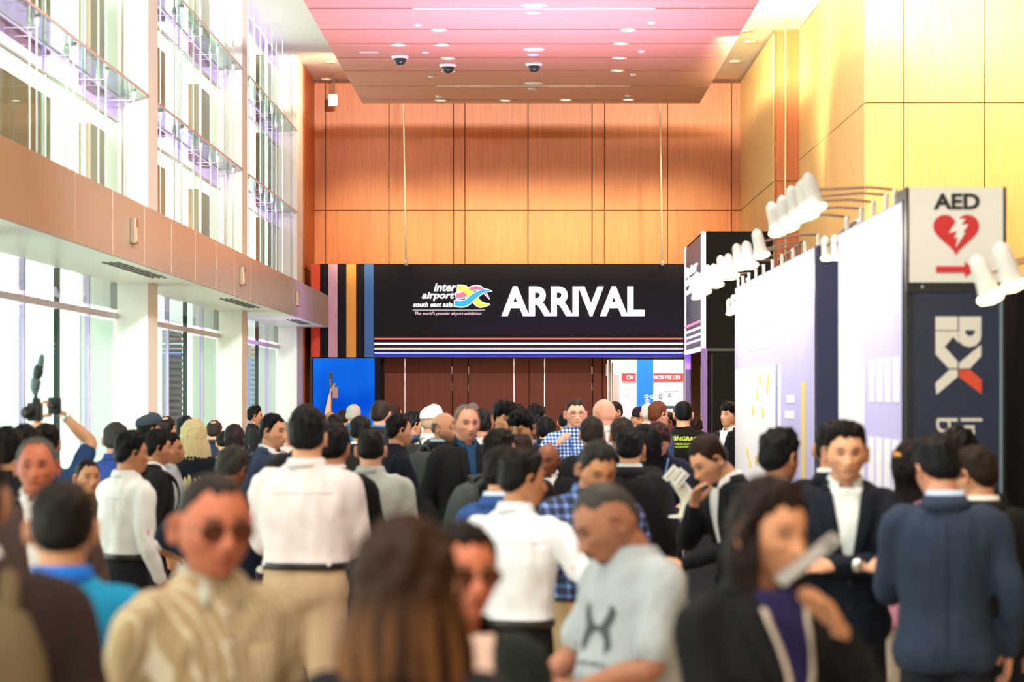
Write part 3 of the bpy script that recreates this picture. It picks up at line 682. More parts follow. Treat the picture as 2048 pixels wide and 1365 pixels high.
ORD = ('nearest', 'second', 'third', 'fourth', 'fifth', 'sixth', 'seventh', 'eighth', 'ninth', 'tenth', 'eleventh', 'twelfth', 'thirteenth', 'fourteenth')
LAMPW = plain('cfcdc6', .35, 0, '', .10); LENS = emis('ffdf98', 7)
def arm_lamp(base, reach, label, grp, tilt=.22, s=1.0):
    """floodlamp on a rod: base at the wall top, head hangs at the end of the arm"""
    r = empty('arm_lamp', base, 0, label, 'lamp', grp)
    e = Vector(reach)
    G().bevbox(-.012, .012, -.012, .012, -.05, .012, .004).cyl((0, 0, .012), (0, 0, .035), .016, n=10).build('clamp', plain('dedad2', .35, .2), r)
    G().tube([(0, 0, .03), (e.x * .3, e.y * .3, e.z * .3 + .035), e], .007, 8).build('arm', plain('7d6a58', .4, .6), r, True)
    ax = Vector((tilt, 0, -1)).normalized(); u = Vector((0, 1, 0)); w = ax.cross(u)
    def ringp(d, rad): c = e + ax * d; return [c + (u * math.cos(a) + w * math.sin(a)) * rad * s for a in np.linspace(0, 2 * math.pi, 17)[:-1]]
    g = G().rings([ringp(-.092 * s, .006), ringp(-.08 * s, .024), ringp(-.06 * s, .036), ringp(-.02 * s, .040), ringp(.035 * s, .041), ringp(.07 * s, .046), ringp(.085 * s, .050)], cap=False); g.build('lamp_body', LAMPW, r, True)
    g = G().rings([ringp(.080 * s, .052), ringp(.095 * s, .058), ringp(.112 * s, .045), ringp(.120 * s, .004)]); g.build('lamp_lens', LENS, r, True)
    return r
for k in range(10):
    y = 23 - 6.4 * (k / 9.0) ** 1.15
    arm_lamp((XW + .02, y, 2.93), (-.41, 0, -.05 + .03 * (k % 2)), 'floodlamp on a rod over the long printed wall, ' + ORD[9 - k] + ' from the camera', 'floodlamps over the long printed wall')
for k, y in enumerate((12.98, 13.3, 13.8, 14.3, 14.95)):
    arm_lamp((XW + .02 - .02, y, 2.93), (-.45, 0, .03 - .015 * (k % 2)), 'floodlamp on a rod over the nearer printed wall, %s' % ('nearest the camera', 'second from the camera', 'third from the camera', 'fourth from the camera', 'farthest of five')[k], 'floodlamps over the nearer printed wall', .25, 1.05)
for k, (px, py, Y, by) in enumerate(((1652, 494, 15.9, 15.24), (1672, 492, 15.6, 15.14), (1459, 612, 23.6, 22.95), (1468, 604, 23.4, 22.85))):
    p = W(px, py, Y); arm_lamp((2.06, by, 2.93), (p.x - 2.06, p.y - by, p.z - 2.93), ('small floodlamp above the dark gap between the printed walls, left one', 'small floodlamp above the dark gap between the printed walls, right one', 'small floodlamp low at the far end of the long printed wall, left one', 'small floodlamp low at the far end of the long printed wall, right one')[k], 'small floodlamps at the wall ends', .1, .8)
for k, (px, py) in enumerate(((1966, 552), (2012, 527))):
    p = W(px, py, 11.2 - .1 * k); arm_lamp((2.62, p.y, 2.53), (p.x - 2.62, 0, p.z - 2.53), ('white floodlamp in front of the AED sign corner, left one', 'white floodlamp in front of the AED sign corner, right one')[k], 'floodlamps at the sign tower', .35, 1.15)
# wall behind the floodlamp rods: wire rack of clamps
r = empty('wire_rack', (2.6, 26, 0), 0, 'brown wire rack standing behind the long printed wall', 'rack')
p0 = W(1558, 520, 26); p1 = W(1606, 482, 24)
g = G().tube([(p0.x - 2.6, 0, p0.z), (p1.x - 2.6, -2, p1.z)], .012, 6); g.build('top_rail', plain('a89a88', .4), r)
for k in range(9):
    t = k / 8; x = p0.x - 2.6 + (p1.x - p0.x) * t; G().cyl((x, -2 * t, 0), (x, -2 * t, p0.z + (p1.z - p0.z) * t), .008, n=6).build('upright', plain('6a4a34', .5), r)

# ================================================================ sign tower with AED and RX
YT = 12.55
def T(px, py): return ((px - VX) * YT / F, EYE + (VY - py) * YT / F)
ox = T(1910, 0)[0]
st = empty('sign_tower', (ox, YT, 0), 0, 'black framed sign tower with a navy panel reading RX below the first aid sign', 'sign')
def TB(a, b, y0_, y1_, t, u): return G().box(T(a, 0)[0] - ox, T(b, 0)[0] - ox, y0_, y1_, T(0, u)[1] if u else 0, T(0, t)[1])
TB(1812, 2012, 0, .35, 375, None).build('frame', plain('17171a', .5), st)
TB(1827, 1998, -.012, 0, 585, None).build('navy_panel', plain('232b45', .6), st)
TB(1997, 2003, -.03, 0, 585, None).build('metal_edge', plain('8ea4ac', .3, .6), st)
TB(1812, 2012, -.02, 0, 567, 584).build('crossbar', plain('1d1b1c', .4), st)
G().cyl((T(1843, 0)[0] - ox, -.03, T(0, 574)[1]), (T(1843, 0)[0] - ox, -.02, T(0, 574)[1]), .008, n=10).build('screw', plain('b8b8b0', .3, .6), st)
CREAM = plain('ece6d8', .6); ORNG = plain('e8502c', .6); NAVY = plain('232b45', .6)
def TP(name, pts, mat, d=-.018, parent=None):
    G().poly([(T(a, 0)[0] - ox, d, T(0, b)[1]) for a, b in pts], (0, .005, 0)).build(name, mat, parent or st)
# R (rotated a quarter turn) and X of the emblem
TP('logo_piece', [(1870, 634), (1914, 634), (1914, 661), (1870, 661)], CREAM)
TP('logo_piece', [(1917, 634), (1961, 634), (1961, 672), (1959, 682), (1950, 692), (1938, 695), (1926, 692), (1917, 684)], CREAM)
TP('logo_hole', [(1929, 661), (1948, 661), (1947, 667), (1942, 672), (1935, 672), (1930, 668)], NAVY, -.022)
TP('logo_piece', [(1870, 663), (1887, 663), (1914, 664), (1888, 694), (1914, 723), (1914, 737), (1896, 737), (1870, 709)], CREAM)
TP('logo_piece', [(1896, 663), (1916, 663), (1916, 686)], CREAM, -.017)
TP('logo_piece', [(1917, 727), (1961, 690), (1961, 713), (1939, 737), (1917, 738)], CREAM)
TP('logo_piece', [(1870, 767), (1898, 740), (1914, 740), (1914, 754), (1872, 790)], CREAM)
TP('logo_piece', [(1917, 740), (1939, 740), (1962, 760), (1962, 789), (1917, 755)], ORNG)
fit_text('lettering', 'business', (0, -.013, 0), (0, 0, -1), (1, 0, 0), -T(0, 837)[1], -T(0, 1070)[1], T(1872, 0)[0] - ox, T(1914, 0)[0] - ox, CREAM, st, .004, offset=.0)
fit_text('lettering', 'In the', (0, -.013, 0), (0, 0, -1), (1, 0, 0), -T(0, 837)[1], -T(0, 975)[1], T(1920, 0)[0] - ox, T(1963, 0)[0] - ox, CREAM, st, .004, offset=.0)
ae = empty('first_aid_sign', (ox, YT - .03, 0), 0, 'white square AED sign with a red heart, lightning bolt and red arrow', 'sign')
TB(1812, 2007, -.03, .02, 377, 566).build('board', plain('efefe9', .4), ae)
TB(1809, 1814, -.035, .025, 376, 567).build('side_edge', plain('141414', .4), ae)
TB(2002, 2008, -.035, .025, 376, 567).build('side_edge', plain('141414', .4), ae)
fit_text('lettering', 'AED', (0, -.031, 0), (1, 0, 0), (0, 0, 1), T(1863, 0)[0] - ox, T(1955, 0)[0] - ox, T(0, 421)[1], T(0, 389)[1], plain('1e1e20', .5), ae, .004, offset=.035)
RED = plain('d32a2e', .5)
hp = []
for t in np.linspace(0, 2 * math.pi, 41)[:-1]:
    x = 16 * math.sin(t) ** 3; y = 13 * math.cos(t) - 5 * math.cos(2 * t) - 2 * math.cos(3 * t) - math.cos(4 * t)
    hp.append((1908 + x * 2.85, 465 - y * 2.83))
TP('heart', hp, RED, -.036, ae)
TP('lightning_bolt', [(1911, 440), (1926, 440), (1918, 452), (1932, 451), (1921, 467), (1926, 467), (1907, 497), (1911, 477), (1904, 478), (1910, 464), (1893, 468)], plain('f4f4f0', .5), -.041, ae)
TP('arrow', [(1868, 534), (1925, 534), (1925, 525), (1946, 541), (1925, 556), (1925, 547), (1868, 547)], RED, -.036, ae)
# black booth at the right edge
bk = empty('black_booth', (2.75, 13.3, 0), 0, 'black booth wall at the right edge of the frame behind the sign tower', 'booth')
p = W(2012, 612, 13.3)
G().box(p.x - 2.75, 2.6, 0, .2, 0, p.z).build('wall_body', plain('141110', .7), bk)
G().box(p.x - 2.75, 2.6, -.02, 0, p.z - .42, p.z - .40).build('joint_strip', plain('2a2626', .5), bk)
q = W(2020, 850, 13.2); G().box(q.x - 2.75 - .02, q.x - 2.75 + .015, -.04, 0, W(0, 898, 13.2).z, W(0, 857, 13.2).z).build('red_light', plain('b03a20', .5), bk)

G().box(-.17, -.05, -2.5, -.05, 0, 2.48).build('side_wall', plain('141110', .7), bk)
# ================================================================ people: a figure 1.72 m tall, facing -Y, feet at z = 0
def sst(a, b, x):
    t = np.clip((x - a) / (b - a), 0, 1); return t * t * (3 - 2 * t)
def gau(x, s): return np.exp(-(x / s) ** 2)
def head_fn(px, pf, pz, fem=0.0, wide=1.0):
    """unit direction -> head surface (x, forward, z); z from chin -0.113 to crown 0.112"""
    lo = np.clip(-pz, 0, 1)
    hor = np.sqrt(np.maximum(px ** 2 + pf ** 2, 1e-9))
    tgt = np.where(pz < 0, (1 - lo ** 2.9) ** (1 / 2.6), (1 - np.clip(pz, 0, 1) ** 2.25) ** (1 / 2.1))
    k = tgt / np.maximum(hor, 1e-4); k = np.where(hor < 1e-3, 0, k); k = np.minimum(k, 3)
    x = px * k; f = pf * k; z = pz
    back = sst(.1, -.6, f)
    jaw = sst(.15, .95, lo)
    x = x * (.0765 * wide) * (1 - (.30 + .07 * fem) * jaw) * (1 - .06 * sst(.3, .9, f))
    x = x * (1 + .03 * gau(pz + .1, .25))
    f = f * .094
    f = f + .012 * jaw * (f > 0) * 1.0 + back * jaw * .060
    f = f - .006 * sst(.3, .9, pz) * (f > 0)
    Z = z * np.where(pz < 0, .113, .112)
    fr = sst(.02, .06, f)
    ax = np.abs(x)
    d = np.zeros_like(x)
    # brow, eye sockets, eyeballs, cheekbones
    d += fr * .0045 * gau(ax - .026, .022) * gau(Z - .024, .009) * (1 - .6 * fem)
    d -= fr * .0105 * gau(ax - .031, .0165) * gau(Z - .004, .0125)
    d += fr * .0050 * gau(ax - .031, .0105) * gau(Z - .003, .0065)
    d += fr * .0035 * gau(ax - .043, .017) * gau(Z + .026, .015)
    d -= fr * .003 * gau(ax - .047, .018) * gau(Z + .062, .022)
    # nose
    nz = sst(.014, -.034, Z) * sst(-.050, -.036, Z)
    d += fr * (.0225 * nz + .003 * gau(Z - .012, .012)) * gau(x, .0085 + .004 * sst(0, -.034, Z))
    d += fr * .0085 * gau(ax - .0135, .0065) * gau(Z + .036, .0075)
    # mouth and chin
    d += fr * .0060 * gau(x, .022) * gau(Z + .060, .013)
    d += fr * .0035 * gau(x, .021) * (gau(Z + .0585, .0035) + gau(Z + .0685, .0042))
    d -= fr * .0045 * gau(x, .023) * gau(Z + .0635, .0022)
    d -= fr * .0040 * gau(x, .020) * gau(Z + .080, .006)
    d += fr * .0065 * gau(x, .020) * gau(Z + .098, .012)
    f = f + d
    return x, f, Z
def head_grid(na, ne, dense=True, **kw):
    a = np.linspace(0, 2 * np.pi, na, endpoint=False)
    if dense: a = a - .62 * np.sin(a)                     # more columns at the face (angle 0 = forward)
    e = np.linspace(-1, 1, ne); ph = e * np.pi / 2
    if dense: ph = ph * .80 + .20 * (np.pi / 2) * np.sign(e) * np.abs(e) ** 3
    A, P = np.meshgrid(a, ph)
    pz = np.sin(P); r = np.cos(P)
    return A, pz, head_fn(np.sin(A) * r, np.cos(A) * r, pz, **kw)
def grid_faces(na, ne):
    i = np.arange(ne - 1)[:, None]; j = np.arange(na)[None, :]
    a = i * na + j; b = i * na + (j + 1) % na
    return np.stack([a, b, b + na, a + na], -1).reshape(-1, 4)
HEADC = {}
def head_mesh(fem, wide, beard, lod=False):
    k = (fem, wide, beard, lod)
    if k in HEADC: return HEADC[k]
    na, ne = (54, 48) if lod else (84, 70)
    A, pz, (x, f, z) = head_grid(na, ne, fem=fem, wide=wide)
    V = np.stack([x, f, z], -1).reshape(-1, 3)
    C = np.zeros((len(V), 4)); C[:, 3] = 1
    X, Fw, Z = V.T; ax = np.abs(X); fr = Fw > .03
    C[:, 0] = fr * gau(X, .021) * np.exp(-(np.abs(Z + .0635) / (.0078)) ** 4) * (.95 if fem else .75)
    C[:, 0] += fr * .35 * gau(ax - .048, .02) * gau(Z + .03, .02)
    brow = fr * np.exp(-(np.abs(ax - .031) / .0175) ** 4) * np.exp(-(np.abs(Z - .0265 + (ax - .031) * .1) / (.0040 if fem else .0055)) ** 2) * .95
    eye = fr * np.exp(-(np.abs(ax - .031) / .0125) ** 4) * np.exp(-(np.abs(Z - .0035) / .0058) ** 2) * .95
    mouth = fr * .55 * gau(X, .022) * gau(Z + .0635, .0018)
    nost = fr * .5 * gau(ax - .008, .004) * gau(Z + .045, .003)
    C[:, 1] = np.clip(brow + eye + mouth + nost, 0, 1)
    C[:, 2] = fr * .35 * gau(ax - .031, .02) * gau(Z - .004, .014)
    if beard == 1:   # moustache and goatee
        C[:, 1] = np.clip(C[:, 1] + fr * .8 * np.exp(-(X / .027) ** 4) * (gau(Z + .0515, .0055)) + fr * .75 * np.exp(-(X / .021) ** 4) * sst(-.078, -.086, Z), 0, 1)
    if beard == 2:   # full stubble
        C[:, 2] = np.clip(C[:, 2] + .8 * (Fw > 0) * sst(-.035, -.065, Z) * (1 - gau(X, .02) * gau(Z + .0635, .008)), 0, 1)
    fc = grid_faces(na, ne)
    Vs = [V]; Cs = [C]; Fs = [fc]; n = len(V)
    # ears: small cupped discs
    for s in (-1, 1):
        t = np.linspace(0, 2 * np.pi, 14, endpoint=False); rows = []
        for rr, out in ((1.0, 0.0), (1.12, .010), (1.0, .016), (.72, .010), (.35, .004)):
            zz = np.sin(t) * .031 * rr; ff = np.cos(t) * .017 * rr * (1 + .25 * np.sin(t))
            rows.append(np.stack([s * (.0725 * wide + out + .004 * (np.cos(t) < 0)) * np.ones_like(t) + s * -ff * .30, ff - .004 - zz * -.15, zz - .006], -1))
        E_ = np.concatenate(rows); m = 14
        ef = []
        for i in range(4):
            for j in range(m): ef.append((i * m + j, i * m + (j + 1) % m, (i + 1) * m + (j + 1) % m, (i + 1) * m + j))
        Vs.append(E_); cc = np.zeros((len(E_), 4)); cc[:, 3] = 1; cc[:, 0] = .25; Cs.append(cc); Fs.append(np.array(ef) + n); n += len(E_)
    HEADC[k] = (np.concatenate(Vs), np.concatenate(Cs), np.concatenate(Fs)); return HEADC[k]

# -------- hair
HAIRC = {}
def hairline(az, o):
    pts = [(0, o['front']), (35, o['front'] - .002), (58, o['front'] - .018), (72, .012), (84, o.get('side', -.022)), (96, -.004 if o.get('side', -.022) > -.05 else -.05), (118, -.040), (150, o.get('nape', -.062)), (180, o.get('nape', -.062) - .004)]
    return np.interp(az, [p[0] for p in pts], [p[1] for p in pts])
HSTYLE = {
 'short':  dict(front=.066, top=.017, sides=.007, quiff=.004),
 'full':   dict(front=.052, top=.026, sides=.012, quiff=.010, side=-.03),
 'quiff':  dict(front=.066, top=.024, sides=.007, quiff=.020),
 'mop':    dict(front=.030, top=.026, sides=.018, quiff=.014, side=-.034, nape=-.075),
 'fringe': dict(front=.034, top=.024, sides=.012, quiff=.012, side=-.028),
 'crop':   dict(front=.072, top=.009, sides=.005, quiff=0),
 'recede': dict(front=.090, top=.012, sides=.008, quiff=0),
 'buzz':   dict(front=.070, top=.0045, sides=.003, quiff=0),
 'bald':   dict(front=.2, top=.004, sides=.004, quiff=0, baldtop=.028),
 'patch':  dict(front=.070, top=.011, sides=.009, quiff=0, crown=.045),
 'female': dict(front=.062, top=.022, sides=.020, quiff=.002, side=-.08, nape=-.11),
 'bob':    dict(front=.040, top=.022, sides=.022, quiff=.006, side=-.09, nape=-.11),
}
def hair_mesh(style, seed=0, lod=False):
    k = (style, seed, lod)
    if k in HAIRC: return HAIRC[k]
    o = HSTYLE[style]; na, ne = (60, 46) if lod else (96, 72)
    A, pz, (x, f, z) = head_grid(na, ne, False)
    az = np.degrees(np.abs((A + np.pi) % (2 * np.pi) - np.pi))
    V = np.stack([x, f, z], -1)
    nrm = V - np.array([0, -.005, .008]); nrm /= np.linalg.norm(nrm, axis=-1, keepdims=True)
    h = hairline(az, o)
    h = h + (az < 75) * (.004 * np.sin(A * 9 + seed) + .003 * np.sin(A * 23 + seed * 2) + .006 * gau(az - 42, 14))
    m = sst(0, .012, z - h)
    if 'baldtop' in o:
        m = m * 0 + sst(o.get('baldtop') + .02, o.get('baldtop') - .012, z) * sst(0, .008, z - hairline(az, dict(front=.2, side=.2))) * sst(72, 92, az)
    topw = sst(.02, .085, z)
    t = o['sides'] + (o['top'] - o['sides']) * topw + o['quiff'] * gau(f - .065, .04) * topw
    if 'crown' in o:
        dc = np.sqrt(x ** 2 + (f + .035) ** 2 + (z - .100) ** 2); m = m * sst(o['crown'] * .55, o['crown'], dc)
    t = t * (.30 + .70 * sst(0, .05, z - h))
    rough = .5 if style not in ('buzz', 'bald', 'crop') else .15
    nz = np.array([noise.noise(Vector((p[0] * 38 + seed * 9, p[1] * 38, p[2] * 22))) + .6 * noise.noise(Vector((p[0] * 95, p[1] * 95 + seed * 5, p[2] * 60))) for p in V.reshape(-1, 3)]).reshape(x.shape)
    t = t * (1 + rough * nz)
    P = V + nrm * ((t + .001) * m - .006 * (1 - m))[..., None]
    fc = grid_faces(na, ne); mm = m.reshape(-1)
    keep = mm[fc].max(1) > .02
    P = P.reshape(-1, 3); fc = fc[keep]
    used = np.unique(fc); rm = -np.ones(len(P), int); rm[used] = np.arange(len(used)); P = P[used]; fc = rm[fc]
    me = bpy.data.meshes.new('hair'); me.from_pydata([(p[0], -p[1], p[2]) for p in P], [], [tuple(int(i) for i in q) for q in fc])
    me.polygons.foreach_set('use_smooth', [True] * len(me.polygons))
    HAIRC[k] = me; return me
def curtain_mesh(L, flare, a0, seed=0, body=.0, bulge=1.0):
    """long hair hanging behind and at the sides, in head space"""
    k = ('c', L, flare, a0, seed, bulge)
    if k in HAIRC: return HAIRC[k]
    nc, nr = 56, 26; g = G(); out = []; inn = []
    for i in range(nr + 1):
        t = i / nr; z = .07 - t * (L + .07); R1 = []; R2 = []
        for j in range(nc + 1):
            a = math.radians(a0 + (360 - 2 * a0) * j / nc)
            rx = .088 * bulge + flare * t ** 1.2; ry = (.108 * bulge + (flare * .35) * t)
            tuck = .012 * math.sin(math.pi * min(1, max(0, (t - .35) / .4)))
            top = math.sin(min(1, t * 3.2) * math.pi / 2) ** .5 if t < .31 else 1
            rx2 = (rx - tuck) * (.55 + .45 * top); ry2 = (ry - tuck) * (.55 + .45 * top)
            st = 1 + .045 * math.sin(j * 2.1 + seed + math.sin(t * 5) * .8) + .03 * noise.noise(Vector((j * .7, t * 3, seed)))
            st *= 1 - .10 * max(0, t - .8) * (1 + math.sin(j * 1.7))
            p = Vector((math.sin(a) * rx2 * st, math.cos(a) * ry2 * st - .006, z - .012 * math.sin(j * 1.3 + seed) * t))
            R1.append((p.x, -p.y, p.z)); q = p * 1; q.x *= .84; q.y *= .84; R2.append((q.x, -q.y, q.z))
        out.append(R1); inn.append(R2)
    rr = [o_ + i_[::-1] for o_, i_ in zip(out, inn)]
    g.rings(rr, cap=True)
    me = bpy.data.meshes.new('long_hair'); me.from_pydata(g.v, [], g.f)
    bm = bmesh.new(); bm.from_mesh(me); bmesh.ops.recalc_face_normals(bm, faces=bm.faces[:]); bm.to_mesh(me); bm.free()
    me.polygons.foreach_set('use_smooth', [True] * len(me.polygons)); HAIRC[k] = me; return me

# -------- pose
TORSO = [(.775, .130, .098, -.005), (.83, .160, .112, -.010), (.88, .170, .118, -.008), (.96, .163, .112, 0), (1.05, .152, .106, .004), (1.15, .160, .112, .004),
         (1.24, .174, .118, .000), (1.31, .180, .112, -.006), (1.355, .168, .100, -.012), (1.395, .140, .088, -.014), (1.430, .104, .077, -.014), (1.458, .078, .067, -.012), (1.474, .066, .061, -.011)]
def spine(z, lean): t = max(0, (z - .9) / .55); return lean * t * t
def arm_points(s, pose, lean, girth):
    Wt, hint = pose
    S = Vector((s * (.172 + .5 * (girth - 1) * .17), spine(1.37, lean) - .012, 1.358))
    Wv = Vector((Wt[0] * s, Wt[1] + lean * .6, Wt[2])); up, fo = .285, .255
    d = Wv - S; D = min(d.length, up + fo - .004); dr = d.normalized(); a = (up * up - fo * fo + D * D) / (2 * D); h = math.sqrt(max(up * up - a * a, 1e-6))
    hv = Vector((hint[0] * s, hint[1], hint[2])); hv = (hv - dr * hv.dot(dr)).normalized()
    return S, S + dr * a + hv * h, S + dr * D
POSE = {'down': ((.245, .06, .86), (.5, -1, 0)), 'out': ((.30, .05, .90), (1, -.6, 0)), 'phone': ((.07, .30, 1.10), (.7, -.3, -1)), 'front': ((.10, .30, 1.02), (.8, -.4, -1)),
        'chest': ((.03, .24, 1.20), (1, -.2, -.6)), 'cross': ((-.06, .21, 1.13), (1, .2, -.6)), 'mouth': ((.02, .20, 1.31), (.6, .2, -1)), 'pocket': ((.23, .07, .92), (.7, -1, .1)),
        'up': ((.13, .16, 1.83), (1, .5, -.2)), 'high': ((.18, .12, 1.90), (.8, .2, -.6)), 'wave': ((.20, .26, 1.33), (.8, 0, -1)), 'chin': ((.02, .22, 1.33), (.5, .1, -1)),
        'headhand': ((.12, .02, 1.52), (1, .6, .15)), 'hip': ((.20, .06, 1.06), (1, -.3, .3)), 'desk': ((.12, .38, 1.04), (.6, -.6, -.3)), 'low': ((.12, .26, .98), (.7, -.6, -.5))}
def tube2(g, pts, rad, n=12, sub=4, **k): g.tube([(p[0], p[1], p[2]) for p in pts], rad, n, sub=sub, **k)
def hand_geo(g, Wv, D, N, s, curl=.5):
    """palm, four fingers and a thumb; D finger direction, N palm side, s side of the body"""
    D = D.normalized(); N = (N - D * N.dot(D)).normalized(); Lt = D.cross(N) * s
    def P(a, b, c): return Wv + D * a + Lt * b + N * c
    R = []
    for a, hw, th in ((-.02, .026, .019), (.0, .027, .018), (.03, .036, .016), (.06, .041, .015), (.085, .040, .013), (.095, .034, .009)):
        R.append([P(a, math.cos(t) * hw, math.sin(t) * th) for t in np.linspace(0, 2 * math.pi, 13)[:-1]])
    g.rings(R)
    for off, ln, rr in ((.030, .070, .0088), (.010, .080, .0092), (-.010, .075, .0088), (-.029, .060, .0078)):
        b = P(.080, off, 0); pts = [b]; ang = 0; dd = D
        for kf, fr in ((.35, .46), (.75, .30), (.75, .24)):
            ang += curl * kf; dd = (D * math.cos(ang) + N * math.sin(ang)); b = b + dd * ln * fr; pts.append(b)
        g.tube(pts, [rr, rr * .96, rr * .88, rr * .70], 8)
    b = P(.015, .030, .004); pts = [b]
    for a_, l_ in ((.75, .038), (.55, .030), (.35, .024)):
        b = b + (D * math.cos(a_) + Lt * math.sin(a_) * .8 + N * curl * .5).normalized() * l_; pts.append(b)
    g.tube(pts, [.013, .0115, .010, .008], 8)
def emit_pts(g): return [(v[0], -v[1], v[2]) for v in g.v]      # (x, forward, z) -> local
CLOTHC = {}
def remesh(g, vox, amp, smooth=8, seed=0):
    me = bpy.data.meshes.new('cloth'); me.from_pydata(emit_pts(g), [], g.f)
    bm = bmesh.new(); bm.from_mesh(me); bmesh.ops.recalc_face_normals(bm, faces=bm.faces[:]); bm.to_mesh(me); bm.free()
    o = bpy.data.objects.new('tmp', me); COL.objects.link(o)
    r = o.modifiers.new('r', 'REMESH'); r.mode = 'VOXEL'; r.voxel_size = vox; r.use_smooth_shade = True
    sm = o.modifiers.new('s', 'SMOOTH'); sm.factor = .5; sm.iterations = smooth
    bpy.context.view_layer.update()
    out = bpy.data.meshes.new_from_object(o.evaluated_get(bpy.context.evaluated_depsgraph_get()))
    bpy.data.objects.remove(o); bpy.data.meshes.remove(me)
    n = len(out.vertices); co = np.empty(n * 3); out.vertices.foreach_get('co', co); co = co.reshape(-1, 3)
    nm = np.empty(n * 3); out.vertices.foreach_get('normal', nm); nm = nm.reshape(-1, 3)
    d = np.array([noise.noise(Vector((p[0] * 11 + seed, p[1] * 11, p[2] * 5 + p[0] * 7))) + .55 * noise.noise(Vector((p[0] * 22, p[1] * 22 + seed, p[2] * 13 - p[0] * 16))) for p in co])
    d = np.where(d > 0, d, d * 1.4)
    co += nm * (d * amp)[:, None]
    out.vertices.foreach_set('co', co.ravel()); out.update()
    out.polygons.foreach_set('use_smooth', [True] * len(out.polygons))
    return out
def torso_geo(g, lean, girth, grow=0.0, z0=.80, z1=1.48, fem=0.0, belly=0.0, hem=0.0):
    R = []
    for z, hw, hd, off in TORSO:
        if z < z0 - .06 or z > z1: continue
        zz = max(z, z0)
        b = belly * math.exp(-((z - 1.02) / .13) ** 2)
        hw_ = hw * girth - fem * .018 * math.exp(-((z - 1.06) / .1) ** 2) - fem * .014 * (z > 1.2) + hem * max(0, (.97 - z)) + grow; hd_ = hd * girth + grow + b * .5
        c = spine(z, lean) + off + b * .5 + fem * .014 * math.exp(-((z - 1.24) / .06) ** 2)
        pw = .86
        R.append([(math.copysign(abs(math.cos(a)) ** pw, math.cos(a)) * hw_, c + math.copysign(abs(math.sin(a)) ** pw, math.sin(a)) * hd_, zz) for a in np.linspace(0, 2 * math.pi, 25)[:-1]])
    g.rings(R)
def top_mesh(kind, arms, lean, girth, fem, belly, vox, tuck, seed):
    """kind: 'long' sleeves, 'short' sleeves, 'jacket'"""
    k = (kind, arms, lean, girth, fem, belly, vox, tuck, seed % 3)
    if k in CLOTHC: return CLOTHC[k]
    g = G(); jk = kind == 'jacket'; gr = .016 if jk else .006; tg = G(); torso_geo(tg, lean, girth, gr, .80, 1.48, fem, belly, .05)
    torso_geo(g, lean, girth, gr, .80 if jk else (.985 if tuck else .84), 1.48 if not jk else 1.44, fem, belly, .10 if jk else .03)
    for s, ps in zip((1, -1), arms):
        S, E, Wv = arm_points(s, POSE[ps] if isinstance(ps, str) else ps, lean, girth)
        inner = Vector((S.x * .55, S.y, S.z + .012)); q = (girth - 1) * .05 + (.007 if jk else 0) - fem * .008
        if kind == 'short':
            M = S.lerp(E, .80)
            tube2(g, [inner, S, S.lerp(E, .45), M], [.066 + q, .067 + q, .061 + q, .063 + q])
        else:
            e2 = E.lerp(Wv, .94)
            tube2(g, [inner, S, S.lerp(E, .5), E, E.lerp(Wv, .45), e2], [.066 + q, .065 + q, .056 + q, .049 + q, .043 + q, .034 + q])
    out = remesh(g, vox, .0110 if not jk else .0075, 7, seed % 3 * 17.3)
    CLOTHC[k] = (out, (BVHTree.FromPolygons([v.co[:] for v in out.vertices], [tuple(p.vertices) for p in out.polygons]), BVHTree.FromPolygons(emit_pts(tg), tg.f))); return CLOTHC[k]
def legs_mesh(girth, stance, vox):
    k = ('legs', girth, stance, vox)
    if k in CLOTHC: return CLOTHC[k]
    g = G()
    R = []
    for z, hw, hd in ((.80, .13, .09), (.85, .163, .112), (.90, .168, .115), (.97, .158, .108), (1.005, .150, .104)):
        R.append([(math.cos(a) * hw * girth, math.sin(a) * hd * girth - .006, z) for a in np.linspace(0, 2 * math.pi, 21)[:-1]])
    g.rings(R)
    for s in (-1, 1):
        st = stance * s
        tube2(g, [(s * .078, -.004, .86), (s * .088, .0, .66), (s * .095, .012 + st * .5, .47), (s * .098, -.008 + st * .8, .28), (s * .10, -.012 + st, .07)], [.092 * girth, .086 * girth, .064 * girth, .060, .052], 14)
    CLOTHC[k] = remesh(g, vox, .006, 5, 3.0); return CLOTHC[k]
SHOE = None
def shoe_mesh():
    global SHOE
    if SHOE: return SHOE
    g = G(); R = []
    for y, hw, h in ((-.075, .022, .05), (-.06, .034, .075), (0, .037, .082), (.06, .040, .06), (.12, .046, .048), (.17, .040, .036), (.195, .020, .022)):
        R.append([(math.cos(a) * hw, y, max(0, h * .5 + math.sin(a) * h * .5)) for a in np.linspace(0, 2 * math.pi, 13)[:-1]])
    g.rings(R); me = bpy.data.meshes.new('shoe'); me.from_pydata(emit_pts(g), [], g.f)
    bm = bmesh.new(); bm.from_mesh(me); bmesh.ops.recalc_face_normals(bm, faces=bm.faces[:]); bm.to_mesh(me); bm.free()
    me.polygons.foreach_set('use_smooth', [True] * len(me.polygons)); SHOE = me; return me
COLLC = {}
